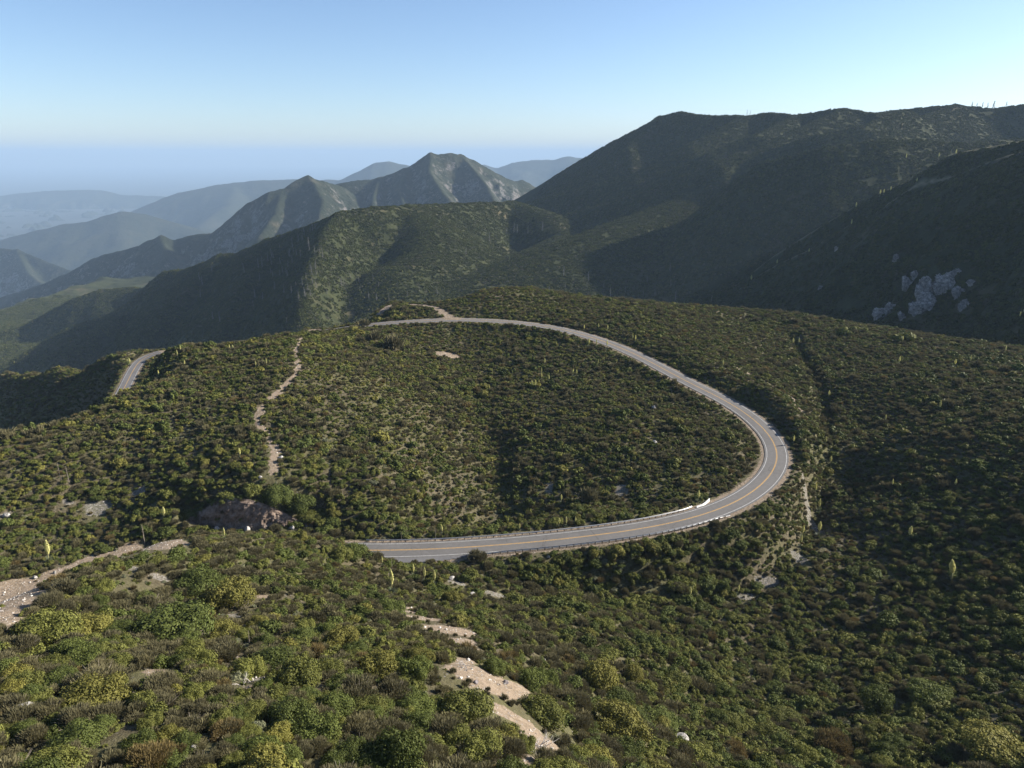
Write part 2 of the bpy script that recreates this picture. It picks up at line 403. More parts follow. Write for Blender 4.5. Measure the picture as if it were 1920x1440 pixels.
def bsdf(t, col, rough=.9, spec=.15, normal=None, metal=0.0):
    b = t.n('ShaderNodeBsdfPrincipled', inp={'Base Color': col if hasattr(col, 'is_output') else (*col, 1), 'Roughness': rough, 'Specular IOR Level': spec, 'Metallic': metal})
    if normal is not None: t.link(normal, b.inputs['Normal'])
    return b.outputs[0]

def bump(t, hgt, strength=.5, dist=.3):
    return t.n('ShaderNodeBump', inp={'Height': hgt, 'Strength': strength, 'Distance': dist}).outputs[0]

def simple(name, col, rough=.8, var=.25, scale=3.0, metal=0.0, spec=.2):
    m, nt = new_mat(name); t = NT(nt)
    f = t.noise(scale, 4, .6, t.n('ShaderNodeTexCoord').outputs['Object'])
    c = t.ramp(f, [(.3, tuple(x*(1-var) for x in col)), (.7, tuple(min(x*(1+var), 1) for x in col))])
    t.out(bsdf(t, c, rough, spec, None, metal)); return m

# ---- ground of the near hills
def mat_ground():
    m, nt = new_mat('hill_soil'); t = NT(nt); p = t.pos()
    big = t.noise(.05, 4, .6, p); fine = t.noise(1.3, 5, .65, p); grit = t.noise(5.0, 4, .7, p)
    litter = t.ramp(fine, [(.30, (.045,.037,.022)), (.55, (.088,.074,.046)), (.75, (.15,.127,.086))])
    grass = t.ramp(grit, [(.35, (.055,.056,.024)), (.65, (.11,.10,.05))])
    base = t.mix(t.ramp(big, [(.42, 0.), (.6, 1.)]), litter, grass)
    dirt = t.ramp(fine, [(.28, (.11,.083,.057)), (.52, (.19,.148,.106)), (.75, (.29,.245,.19))])
    pale = t.ramp(grit, [(.3, (.10,.09,.078)), (.7, (.28,.262,.24))])
    vor = t.n('ShaderNodeTexVoronoi', inp={'Scale': .9, 'Vector': p}); 
    stones = t.ramp(vor.outputs['Distance'], [(.10, 1.), (.22, 0.)])
    bare = t.attr('bare'); rock = t.attr('rock')
    mb = t.math('SMOOTHSTEP', t.math('ADD', bare, t.math('MULTIPLY', t.math('SUBTRACT', fine, .5), .7)), .3, .6) if False else t.ramp(t.math('ADD', bare, t.math('MULTIPLY', t.math('SUBTRACT', fine, .5), .9)), [(.35, 0.), (.6, 1.)])
    mr = t.ramp(t.math('ADD', rock, t.math('MULTIPLY', t.math('SUBTRACT', fine, .5), 1.3)), [(.42, 0.), (.62, 1.)])
    dirt = t.mix(t.ramp(t.noise(.35, 4, .6, p), [(.42, 0.), (.62, .75)]), dirt, (.22,.17,.125))
    dirt = t.mix(t.math('MULTIPLY', stones, .8), dirt, pale)
    c = t.mix(mb, base, dirt)
    c = t.mix(t.math('MULTIPLY', stones, t.ramp(t.noise(.25, 3, .5, p), [(.5, 0.), (.62, .85)])), c, pale)
    c = t.mix(t.math('MULTIPLY', mr, t.ramp(t.noise(2.2, 4, .7, p), [(.42, .15), (.60, 1.)])), c, pale)
    hgt = t.math('ADD', fine, t.math('MULTIPLY', grit, .35))
    t.out(bsdf(t, c, .95, .1, bump(t, hgt, .8, .5))); return m

# ---- slopes of the hills further off
def mat_hill(name, green, green2, rockc, scale, rocky, bare=(.17,.13,.085), bs=.6, bd=4.0):
    m, nt = new_mat(name); t = NT(nt); p = t.pos()
    a = t.noise(.012*scale, 5, .6, p); b = t.noise(.05*scale, 5, .65, p); c3 = t.noise(.22*scale, 4, .7, p)
    g = t.ramp(b, [(.3, green), (.7, green2)])
    g = t.mix(t.ramp(c3, [(.45, 0.), (.7, .55)]), g, tuple(x*.55 for x in green))
    g = t.mix(t.ramp(a, [(.55, 0.), (.72, .4)]), g, bare)
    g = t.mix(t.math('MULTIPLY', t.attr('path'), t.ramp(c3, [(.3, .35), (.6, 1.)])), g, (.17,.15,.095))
    nz = t.n('ShaderNodeSeparateXYZ', inp={0: t.n('ShaderNodeNewGeometry').outputs['Normal']}).outputs['Z']
    steep = t.ramp(nz, [(.55, 1.), (.82, 0.)])
    k = t.math('ADD', t.math('MULTIPLY', steep, .22), t.math('ADD', t.math('MULTIPLY', b, .55), t.math('MULTIPLY', c3, .45)))
    k = t.ramp(k, [(rocky, 0.), (rocky+.09, 1.)])
    rk = t.ramp(c3, [(.3, tuple(x*.6 for x in rockc)), (.7, rockc)])
    c = t.mix(k, g, rk)
    t.out(bsdf(t, c, .95, .05, bump(t, t.math('ADD', b, t.math('MULTIPLY', c3, .5)), bs, bd))); return m

# ------------------------------------------------------------------ object helpers
def mesh_obj(name, V, F, mats, parent=None, smooth_=False, mat_idx=None):
    me = bpy.data.meshes.new(name)
    V = np.asarray(V, np.float32); me.vertices.add(len(V)); me.vertices.foreach_set('co', V.ravel())
    if isinstance(F, np.ndarray):
        k = F.shape[1]; me.loops.add(F.size); me.loops.foreach_set('vertex_index', F.astype(np.int32).ravel())
        me.polygons.add(len(F)); me.polygons.foreach_set('loop_start', np.arange(0, F.size, k, dtype=np.int32)); me.polygons.foreach_set('loop_total', np.full(len(F), k, np.int32))
    else:
        L = [i for f in F for i in f]; me.loops.add(len(L)); me.loops.foreach_set('vertex_index', np.array(L, np.int32))
        st = np.cumsum([0]+[len(f) for f in F])[:-1]
        me.polygons.add(len(F)); me.polygons.foreach_set('loop_start', np.array(st, np.int32)); me.polygons.foreach_set('loop_total', np.array([len(f) for f in F], np.int32))
    me.polygons.foreach_set('use_smooth', np.full(len(F), smooth_, bool))
    for m in (mats if isinstance(mats, (list, tuple)) else [mats]): me.materials.append(m)
    if mat_idx is not None: me.polygons.foreach_set('material_index', np.asarray(mat_idx, np.int32))
    me.update(calc_edges=True); me.validate()
    o = bpy.data.objects.new(name, me); COL.objects.link(o)
    if parent is not None: o.parent = parent
    return o

def grid_faces(ny, nx):
    i = np.arange(ny*nx).reshape(ny, nx)
    return np.stack([i[:-1,:-1], i[:-1,1:], i[1:,1:], i[1:,:-1]], -1).reshape(-1, 4)

def tag(o, label=None, cat=None, group=None, kind=None):
    if label: o['label'] = label
    if cat: o['category'] = cat
    if group: o['group'] = group
    if kind: o['kind'] = kind
    return o

def empty(name, loc=(0,0,0), rotz=0.0):
    o = bpy.data.objects.new(name, None); COL.objects.link(o); o.location = loc; o.rotation_euler = (0,0,rotz); o.empty_display_size = .5
    return o

def point_attr(o, name, arr):
    a = o.data.attributes.new(name, 'FLOAT', 'POINT'); a.data.foreach_set('value', np.asarray(arr, np.float32).ravel())

# ------------------------------------------------------------------ masks of bare ground on the near hills
def px_poly(pts):
    q = [hit_near(*p) for p in pts]; return np.array([a for a in q if a is not None])
def mask_line(pts, width):
    P = px_poly(pts)
    dd = np.full(GX.shape, 1e9); m = (GX > P[:,0].min()-12) & (GX < P[:,0].max()+12) & (GY > P[:,1].min()-12) & (GY < P[:,1].max()+12)
    dd[m] = seg_dist(GX[m], GY[m], P)[0]
    return (1-smooth(dd + 1.9*fbm(GX, GY, 6, 3, 5), width*.35, width*1.25))*smooth(fbm(GX, GY, 16, 2, 6), -.62, -.2)
def mask_blob(px, py, rx, ry):
    """a patch whose picture size at that place is about rx by ry pixels (half-axes), turned into metres on the ground"""
    c = hit_near(px, py)
    if c is None: return np.zeros(GX.shape)
    zc_ = float(project(c)[2]); ax = rx*zc_/FPX; by = ry*zc_/FPX/.55
    q = np.sqrt(((GX-c[0])/max(ax,.8))**2 + ((GY-c[1])/max(by,.8))**2) + .35*fbm(GX, GY, 3.5, 3, 77)
    return 1-smooth(q, .7, 1.2)

BARE = np.zeros(GX.shape); ROCK = np.zeros(GX.shape); CLEAR = np.zeros(GX.shape); SAGE = np.zeros(GX.shape)
def add(A, m): np.maximum(A, m, out=A)
for pts, w in [([(566,632),(556,660),(560,690),(548,712),(520,735),(490,765),(478,790),(500,815),(518,850),(512,888)], 1.35),
               ([(-20,1170),(40,1120),(100,1088),(170,1056),(240,1036),(310,1022)], 4.6),
               ([(1380,690),(1430,715),(1480,742),(1515,785)], 1.3)]:
    m = mask_line(pts, w); add(BARE, m); add(CLEAR, m)
for px, py, rx, ry in [(905,1272,70,34),(975,1295,26,18),(1015,1392,46,34),(985,1425,22,18),(842,1180,58,18),(795,1160,40,14),(880,1215,22,12),(770,1148,20,6),(880,1205,20,14),(838,665,24,8),(945,1335,26,16),(985,1362,28,18),(872,1240,24,14),(858,1202,30,12),(762,1140,16,6),
                       (300,1262,34,14),(395,1185,36,16),(455,1235,22,10),(475,1288,18,8),(20,1110,40,24),(0,1150,26,24),(40,1130,34,16),(110,1075,30,10),(380,1150,18,7),(490,1120,18,5),(370,1190,14,10)]:
    m = mask_blob(px, py, rx, ry); add(BARE, m); add(CLEAR, m)
for px, py, rx, ry in [(185,955,26,12),(260,922,14,6),(12,968,10,6),(130,943,14,4),(480,1275,20,8),(460,1240,12,8),(300,1085,26,5),(262,1070,18,6),(265,1255,16,6),(440,1155,22,8),(490,1010,4,2),
                       (945,1265,8,5),(1520,960,9,36),(1500,1035,14,14),(1440,1080,26,7),(1400,1105,18,6),(1350,690,14,3),(930,1115,26,6),(860,1095,22,3),(1030,915,8,10),(1165,920,14,10),(1000,1410,16,10)]:
    m = mask_blob(px, py, rx, ry); add(ROCK, m); add(CLEAR, m*.9)
for px, py, rx, ry in [(330,810,40,40),(640,800,30,80),(850,920,60,40),(900,960,50,30),(1180,1090,80,20),(720,860,30,60),(1620,860,120,40),(330,690,60,20)]:
    add(SAGE, mask_blob(px, py, rx, ry))
C0 = CLEAR.copy(); C_BARE = CLEAR.copy()
for k_ in (1,2,3,4,5): CLEAR = np.maximum(CLEAR, np.roll(C0, -k_, axis=0)*(GY < (215 if k_ < 4 else 120)))
for k_ in range(4, 10): CLEAR = np.maximum(CLEAR, np.roll(C0, -k_, axis=0)*(GY < 150)*(GX < -52))
near_road = np.minimum(D_road, D_low+1.0)
add(BARE, (1-smooth(near_road, 4.6, 6.8))*.75)
add(BARE, 1-smooth(D_side, 2.0, 3.6)); add(CLEAR, 1-smooth(D_side, 2.5, 3.6))
# steep cuts are bare soil and rock
gz_y, gz_x = np.gradient(GZ, NSTEP); SLOPE = np.hypot(gz_x, gz_y)
def carve(px_pts, depth, w0, w1):
    """a drainage cut into (or, with a negative depth, a low rib raised on) the near hills"""
    global GZ
    P = px_poly(px_pts); m_ = (GX > P[:,0].min()-20)&(GX < P[:,0].max()+20)&(GY > P[:,1].min()-20)&(GY < P[:,1].max()+20)
    q = np.full(GX.shape, 1e9); q[m_] = seg_dist(GX[m_], GY[m_], resample(P, 2.0, 3.0))[0]
    q = q+1.2*fbm(GX, GY, 9, 3, 91)
    GZ = GZ-depth*(1-smooth(q, w0, w1))*smooth(D_road, 7, 12)
carve([(1486,625),(1500,655),(1520,690),(1540,730),(1550,770),(1548,810)], 2.6, .8, 5.5)
carve([(1530,880),(1534,915),(1528,960),(1510,1010),(1470,1060),(1400,1105),(1330,1125)], 2.4, 1.2, 6.0)
carve([(1425,735),(1462,762),(1492,795),(1512,832),(1510,868)], -3.4, 1.5, 9.0)
carve([(925,820),(934,880),(930,940),(920,985)], 1.3, 1.0, 9.0)
carve([(900,700),(905,760),(915,810)], .8, 1.0, 8.0)
PULL_A = [at_drop(692,1043,105), at_drop(720,1050,105), at_drop(752,1055,105), at_drop(800,1055,105), at_drop(845,1050,105), at_drop(885,1042,105), at_drop(905,1034,105), at_drop(890,1024,105), at_drop(800,1031,105), at_drop(690,1033,105)]
PULL_B = [at_drop(1358,950,105), at_drop(1372,933,105), at_drop(1392,918,105), at_drop(1420,902,105), at_drop(1444,888,105), at_drop(1452,890,105), at_drop(1430,914,105), at_drop(1390,940,105)]
def dilate(poly, r):
    P = np.asarray(poly)[:, :2]; c = P.mean(0); q = P-c; return c+q*(1+r/np.linalg.norm(q, axis=1))[:,None]
for pol in (PULL_A, PULL_B):
    zi = in_poly(GX, GY, dilate(pol, 2.2))
    dd_, zz_, _, _ = seg_dist(GX[zi], GY[zi], ROAD); GZ[zi] = zz_-.16
    BARE[zi] = np.maximum(BARE[zi], .6)
# ------------------------------------------------------------------ flowering yuccas: picture place, head length in pixels, lean, words that single each out
YUC = [
 (735,1079,28,0,'tallest flowering yucca, just below the road pullout'),(775,1065,13,2,'short fat flowering yucca, second from left in the row below the pullout'),
 (796,1071,18,1,'flowering yucca, third from left in the row below the pullout'),(815,1076,17,-1,'flowering yucca at the right end of the row below the pullout'),
 (717,1048,11,0,'small flowering yucca at the left corner of the road pullout'),(92,1024,25,3,'broad yellow flowering yucca standing alone beside the rocky trail'),
 (308,957,14,3,'flowering yucca on the slope left of the cut bank'),(451,846,11,-2,'white flowering yucca just left of the lower end of the hill track'),
 (421,995,14,1,'yellow yucca spike growing in front of the cut bank'),
 (830,1004,13,-6,'leaning flowering yucca behind the far guardrail'),(974,1004,9,0,'small yucca spike behind the middle of the far guardrail'),
 (1048,996,11,1,'flowering yucca behind the far guardrail, left of a close trio'),(1061,998,13,0,'tallest flowering yucca in the trio behind the far guardrail'),(1078,998,10,1,'flowering yucca at the right of the trio behind the far guardrail'),
 (1052,932,10,0,'lone flowering yucca in the gully bottom inside the loop'),(1308,947,14,0,'flowering yucca just behind the white rail glint on the bend'),
 (1442,968,12,-10,'leaning flowering yucca below the outside of the bend'),(1503,992,13,4,'upper of two flowering yuccas left of the gravel wash'),(1500,1009,14,2,'lower of two flowering yuccas left of the gravel wash'),
 (1534,985,17,0,'flowering yucca at the lower right edge of the gravel wash'),(1534,941,15,0,'slim flowering yucca at the middle of the gravel wash'),(1527,913,14,0,'flowering yucca at the upper end of the gravel wash'),
 (1480,887,11,-1,'flowering yucca at the outer edge of the road bend'),(1556,860,10,0,'thin flowering yucca right of the bend, above the wash'),(1547,824,10,0,'flowering yucca where the old trail meets the dark drainage'),
 (1659,782,9,0,'flowering yucca among the round bushes right of the drainage'),(1761,757,12,0,'flowering yucca standing in the dark shaded hollow at right'),(1553,737,9,0,'flowering yucca on the drainage line above the old trail'),
 (1672,904,10,0,'flowering yucca on the open slope right of the wash'),(1789,904,11,0,'flowering yucca on the right slope below the shaded hollow'),(1703,994,17,2,'slender flowering yucca alone in the middle of the right slope'),
 (1785,1058,27,-13,'large tilted flowering yucca on the right slope'),(1294,1106,15,-4,'flowering yucca in brush below the right end of the guardrail'),(1382,1102,12,6,'flowering yucca in the stony wash bed below the bend'),
 (1355,680,8,0,'small flowering yucca at the top of the old trail'),(1486,638,8,0,'left of two flowering yuccas at the head of the drainage'),(1497,638,8,0,'right of two flowering yuccas at the head of the drainage'),
 (1691,634,8,0,'flowering yucca at the far edge of the bench under the rock outcrop'),(1685,673,9,0,'flowering yucca on the yellowish bench below the outcrop'),(1789,678,9,0,'flowering yucca on the bench, left of a taller one'),
 (1818,671,10,0,'flowering yucca on the bench, right of a shorter one'),(1884,653,8,0,'flowering yucca on the bench nearest the dark knoll'),
 (1122,611,7,0,'small flowering yucca above the road, upper one'),(1139,614,7,0,'small flowering yucca above the road, lower one'),(1186,630,8,0,'left of two touching yuccas above the upper road'),(1191,633,8,0,'right of two touching yuccas above the upper road'),
 (1095,627,7,0,'tiny flowering yucca on the inner edge of the upper road'),(1104,640,9,0,'left flowering yucca of the cluster under the upper road'),(1118,641,9,0,'middle flowering yucca of the cluster under the upper road'),(1138,643,9,0,'right flowering yucca of the cluster under the upper road'),
 (1121,678,7,0,'small flowering yucca on the slope beneath the upper road cluster'),(1021,676,8,0,'topmost flowering yucca in the upper bowl'),(1015,694,8,0,'upper of two stacked yuccas in the bowl'),(1015,703,8,0,'lower of two stacked yuccas in the bowl'),
 (1029,707,8,0,'flowering yucca in the bowl, just right of the stacked two'),(997,718,9,0,'left of the lowest pair of yuccas in the bowl'),(1004,718,9,0,'right of the lowest pair of yuccas in the bowl'),(1074,696,8,0,'left of a yucca pair on the right side of the bowl'),(1081,696,8,0,'right of a yucca pair on the right side of the bowl'),
 (480,681,8,0,'left of two yuccas below the top of the hill track'),(500,677,8,0,'right of two yuccas below the top of the hill track'),(431,650,7,0,'left of two yuccas on the left hill skyline'),(437,650,7,0,'right of two yuccas on the left hill skyline'),
 (333,661,8,0,'flowering yucca near the skyline, right of the lower road'),(339,652,7,0,'flowering yucca on the skyline, right of the lower road'),(298,699,9,2,'flowering yucca on the left hill above the dark ravine'),(347,679,7,0,'small flowering yucca below the left hill skyline'),
 (244,676,8,0,'flowering yucca on the edge of the lower road'),
]
YUC_MID = [
 (1698,294,8,'left yucca below the crest of the right mountain spur'),(1759,292,8,'middle yucca below the crest of the right mountain spur'),(1791,286,8,'highest yucca on the crest of the right mountain spur'),(1718,338,7,'yucca just under the upper spur line'),
 (1669,355,8,'right of three yuccas together on the upper spur line'),(1656,360,8,'middle of three yuccas together on the upper spur line'),(1649,362,9,'left of three yuccas together on the upper spur line'),(1604,386,9,'lone white yucca low on the upper spur line'),
 (1595,418,10,'brightest yucca on the lower spur line'),(1516,470,7,'yucca midway down the lower spur line'),(1456,492,8,'second lowest yucca on the lower spur line'),(1408,522,9,'lowest yucca on the lower spur line'),
 (1911,590,10,'larger yucca on the dark knoll at the right edge'),(1918,583,8,'smaller yucca on the dark knoll at the right edge'),
]
DRY = [(272,1000,36,'pale dry yucca stalks by the trail, left of the cut bank'),(115,885,34,'left of two dark bare stalks on the left slope'),(130,888,30,'right of two dark bare stalks on the left slope'),(469,1196,34,'dry grey stalk on the foreground spur'),
 (817,1001,22,'grey dry stalk behind the far guardrail'),(753,1006,18,'thin dry stalk behind the left end of the far guardrail'),(735,1055,22,'thin dry stalk rising behind the tallest yucca'),(929,1216,16,'dry yucca spike beside the sandy spur crest'),(910,1040,14,'dry stalk by the start of the near guardrail')]
YUC_POS, DRY_POS = [], []
for px_, cy_, hp, ln, wh in YUC:
    b = hit_near(px_, cy_+1.25*hp)
    if b is None: b = hit_near(px_, cy_+1.25*hp+8)
    if b is not None and sample_grid(D_road, b[0], b[1]) < 7.0:      # the foot hides behind the road edge: walk on along the line of sight
        dr = ray(px_, cy_); yy = b[1]
        while sample_grid(D_road, dr[0]/dr[1]*yy, yy) < 7.0: yy += .5
        xx = dr[0]/dr[1]*yy; g0 = float(ground_z(xx, yy)); b = np.array([xx, yy, g0]); zh = dr[2]/dr[1]*yy-g0
        YUC_POS.append((b, max(zh/1.92, hp/FPX*float(project(b)[2])/1.6))); continue
    YUC_POS.append(None if b is None else (b, hp/FPX*float(project(b)[2])/1.6*1.1))
for px_, cy_, hp, wh in DRY:
    b = hit_near(px_, cy_+.6*hp); DRY_POS.append((b, hp/FPX*float(project(b)[2])))
KEEP_OFF = np.array([p[0][:2] for p in YUC_POS if p is not None]+[p[0][:2] for p in DRY_POS])
ROCKS = [(50,1334,22,12,'big white block boulder with a flat top in the lower left brush'),(365,1408,10,7,'small white rock in the brush near the bottom edge'),(1275,1384,16,8,'pale rounded boulder in dark brush near the bottom edge'),
 (104,1101,8,7,'purplish grey rock at the lower edge of the rocky trail'),(103,1073,4,3,'small white stone in the middle of the rocky trail'),(67,1083,5,3,'flat white stone at the left of the rocky trail'),(110,1104,5,3,'white stone touching the purplish trail rock'),
 (13,968,7,6,'white rock at the left edge beside the far slope'),(1029,1047,4,3,'small white rock under the near guardrail'),(846,1084,7,4,'white split rock below the end of the pullout'),(886,1114,7,3,'flat white rock in brush below the pullout'),
 (1020,1238,3,3,'tiny pale rock in the shade right of the dirt clearing'),(893,1279,6,4,'grey stone lying in the pink dirt clearing'),(948,1280,6,4,'brown stone at the right end of the pink dirt clearing'),(1150,1300,6,4,'grey stone in the brush right of the dirt clearings'),
 (1226,765,5,4,'white rock on the dark slope inside the loop, upper one'),(1228,829,5,4,'white rock on the dark slope inside the loop, lower one'),(527,858,5,3,'white stone on the hill track'),(488,895,4,3,'white stone at the lower end of the hill track'),
 (340,985,5,5,'pale stone at the left foot of the cut bank'),(395,989,6,6,'pale stone under the middle left of the cut bank'),(470,990,6,6,'largest pale stone at the foot of the cut bank'),(540,992,5,5,'pale stone at the right foot of the cut bank')]
ROCK_POS = [(hit_near(a, b+d_*.6), c, d_) for a, b, c, d_, e in ROCKS]
for k_, fr in zip(range(len(ROCKS)-4, len(ROCKS)), (.03, .30, .52, .86)):        # stones at the foot of the cut bank
    q_ = CUT_BASE[int(fr*(len(CUT_BASE)-1))]; ROCK_POS[k_] = (np.array([q_[0], q_[1]-.9, q_[2]+.4]), ROCKS[k_][2]*.6, ROCKS[k_][3]*.6)
KEEP_ROCK = np.array([p[0][:2] for p in ROCK_POS])
# ------------------------------------------------------------------ the land
M_ground = mat_ground()
hills = mesh_obj('terrain', np.stack([GX, GY, GZ], -1).reshape(-1, 3), grid_faces(*GX.shape), M_ground, smooth_=True); tag(hills, kind='structure')
steepm = 0*SLOPE
point_attr(hills, 'bare', np.maximum(BARE, steepm)); point_attr(hills, 'rock', ROCK)
M_mid = mat_hill('chaparral_slope', (.025,.030,.014), (.045,.049,.022), (.20,.185,.17), 1.0, .82)
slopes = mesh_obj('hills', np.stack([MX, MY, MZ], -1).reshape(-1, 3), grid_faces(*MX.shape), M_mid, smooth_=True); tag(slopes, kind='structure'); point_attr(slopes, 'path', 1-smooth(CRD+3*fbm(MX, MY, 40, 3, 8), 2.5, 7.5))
M_far = mat_hill('rocky_slope', (.015,.020,.012), (.029,.033,.019), (.15,.14,.135), 1.1, .64, bare=(.10,.085,.058), bs=.9, bd=12.0)
farm = mesh_obj('mountains', np.stack([FX, FY, FZ], -1).reshape(-1, 3), grid_faces(*FX.shape), M_far, smooth_=True); tag(farm, kind='structure')
M_dist = mat_hill('far_slope', (.018,.022,.013), (.034,.036,.022), (.13,.12,.11), .15, .72, bare=(.05,.046,.034), bs=.6, bd=25.0)
distm = mesh_obj('far_mountains', np.stack([TX, TY, TZ], -1).reshape(-1, 3), grid_faces(*TX.shape), M_dist, smooth_=True); tag(distm, kind='structure')
M_plain = simple('valley_floor', (.035,.038,.034), .95, .4, .0008)
plain = mesh_obj('ground', [(-70000,-4000,-1160),(70000,-4000,-1160),(70000,70000,-1160),(-70000,70000,-1160)], [(0,1,2,3)], M_plain); tag(plain, kind='structure')

# ------------------------------------------------------------------ camera, light, air
cam = bpy.data.cameras.new('camera'); co = bpy.data.objects.new('camera', cam); COL.objects.link(co)
cam.sensor_fit = 'HORIZONTAL'; cam.sensor_width = 36.0; cam.lens = FPX/PW*36.0; cam.clip_start = .5; cam.clip_end = 200000
co.location = (0,0,0); co.rotation_euler = (R(90)-PITCH, 0, 0); S.camera = co

SUN_AZ, SUN_EL = R(76), R(25)          # clockwise from +Y (to the right of the view), above the horizon
sd = Vector((math.sin(SUN_AZ)*math.cos(SUN_EL), math.cos(SUN_AZ)*math.cos(SUN_EL), math.sin(SUN_EL)))
sun = bpy.data.lights.new('sun', 'SUN'); so = bpy.data.objects.new('sun', sun); COL.objects.link(so)
sun.energy = 5.0; sun.angle = R(.53); sun.color = (1.0, .93, .82)
so.rotation_euler = sd.to_track_quat('Z', 'Y').to_euler(); so.location = sd*500
w = bpy.data.worlds.new('World'); S.world = w; w.use_nodes = True
wn = w.node_tree; sky = wn.nodes.new('ShaderNodeTexSky'); sky.sky_type = 'NISHITA'; sky.sun_disc = False
sky.sun_elevation = SUN_EL; sky.sun_rotation = SUN_AZ; sky.altitude = 0; sky.air_density = .8; sky.dust_density = .4; sky.ozone_density = 5.0
bg = wn.nodes['Background']; bg.inputs['Strength'].default_value = .069
tint = wn.nodes.new('ShaderNodeMix'); tint.data_type = 'RGBA'; tint.blend_type = 'MULTIPLY'; tint.inputs[0].default_value = 1; tint.inputs[7].default_value = (1.14,1.0,.90,1)
wn.links.new(sky.outputs[0], tint.inputs[6]); wn.links.new(tint.outputs[2], bg.inputs[0])

HAZE = 5.4e-5
mh, nt = new_mat('air'); t = NT(nt)
pv = t.n('ShaderNodeVolumePrincipled', inp={'Color': (.34,.47,.635,1), 'Density': HAZE, 'Anisotropy': 0.0})
t.link(pv.outputs[0], t.n('ShaderNodeOutputMaterial').inputs['Volume'])
x, y0, y1, z0, z1 = 72000, -4500, 72000, -1302, 360
V = [(-x,y0,z0),(x,y0,z0),(x,y1,z0),(-x,y1,z0),(-x,y0,z1),(x,y0,z1),(x,y1,z1),(-x,y1,z1)]
hz = mesh_obj('haze', V, [(0,3,2,1),(4,5,6,7),(0,1,5,4),(1,2,6,5),(2,3,7,6),(3,0,4,7)], mh); tag(hz, kind='stuff')

S.view_settings.view_transform = 'Standard'; S.view_settings.look = 'None'; S.view_settings.exposure = 1.55; S.view_settings.gamma = 1
S.render.engine = 'CYCLES'; cy = S.cycles
cy.use_denoising = True; cy.max_bounces = 6; cy.diffuse_bounces = 3; cy.glossy_bounces = 2; cy.transmission_bounces = 3; cy.transparent_max_bounces = 4; cy.volume_bounces = 2
cy.use_adaptive_sampling = True; cy.adaptive_threshold = .01
# ------------------------------------------------------------------ foliage materials
def mat_leaf(name, cols, transl=.18, rough=.6):
    m, nt = new_mat(name); t = NT(nt)
    isl = t.n('ShaderNodeNewGeometry').outputs['Random Per Island']; rnd = t.n('ShaderNodeObjectInfo').outputs['Random']
    cols = [tuple(.62*m_+.38*q for q, m_ in zip(c_, cols[1])) for c_ in cols]
    c = t.ramp(isl, [(0., cols[0]), (.5, cols[1]), (1., cols[2])])
    v = t.ramp(rnd, [(0., (.80,.80,.80)), (.5, (1.,1.,1.)), (1., (1.20,1.18,1.10))])
    c = t.mix(1.0, c, v, 'MULTIPLY')
    a = t.n('ShaderNodeBsdfPrincipled', inp={'Base Color': c, 'Roughness': rough, 'Specular IOR Level': .07}).outputs[0]
    b = t.n('ShaderNodeBsdfTranslucent', inp={'Color': c}).outputs[0]
    x = t.n('ShaderNodeMixShader', inp={0: transl, 1: a, 2: b}); t.out(x.outputs[0]); return m
LEAF = {
 'olive':  mat_leaf('olive_leaves',  [(0.061,0.067,0.017),(0.110,0.117,0.030),(0.172,0.168,0.050)]),
 'yellow': mat_leaf('yellow_green_leaves', [(0.078,0.076,0.019),(0.138,0.131,0.033),(0.200,0.179,0.052)]),
 'dark':   mat_leaf('dark_green_leaves', [(0.040,0.052,0.012),(0.074,0.090,0.024),(0.121,0.136,0.039)]),
 'grey':   mat_leaf('grey_brown_twigs', [(0.066,0.060,0.032),(0.110,0.100,0.054),(0.165,0.148,0.089)], .15, .85),
 'sage':   mat_leaf('pale_sage_leaves', [(0.088,0.092,0.050),(0.158,0.163,0.096),(0.290,0.292,0.208)], .2, .8),
 'rust':   mat_leaf('rust_brown_leaves', [(0.077,0.060,0.026),(0.130,0.100,0.044),(0.185,0.144,0.072)], .2, .8),
}
SCRUB = [mat_leaf('scrub_olive', [(0.028,0.034,0.009),(0.056,0.064,0.018),(0.087,0.097,0.030)], .1), mat_leaf('scrub_yellow', [(0.042,0.047,0.012),(0.070,0.072,0.022),(0.106,0.104,0.034)], .1),
         mat_leaf('scrub_dark', [(0.020,0.028,0.009),(0.038,0.048,0.014),(0.063,0.075,0.023)], .1), mat_leaf('scrub_grey', [(0.042,0.041,0.024),(0.069,0.068,0.041),(0.102,0.098,0.063)], .1)]
M_bark = simple('shrub_bark', (.075,.058,.042), .95, .4, 4.0); M_twig = simple('bare_twigs', (.21,.18,.15), .95, .3, 4.0)

def quads(C, N, hs, asp, roll, cup=0.0):
    """small leaf quads: centres C, normals N, half sizes hs"""
    n = len(C); up = np.tile([0,0,1.0], (n,1)); up[np.abs(N[:,2]) > .95] = [1,0,0]
    a = np.cross(up, N); a /= np.linalg.norm(a, axis=1)[:,None]+1e-9; b = np.cross(N, a)
    cr, sr = np.cos(roll)[:,None], np.sin(roll)[:,None]
    a, b = a*cr+b*sr, b*cr-a*sr
    a = a*hs[:,None]; b = b*(hs*asp)[:,None]
    V = np.stack([C-a-b*.6, C+a*.7-b, C+a+b*.5, C-a*.6+b], 1).reshape(-1,3)
    return V, np.arange(4*n).reshape(n,4)

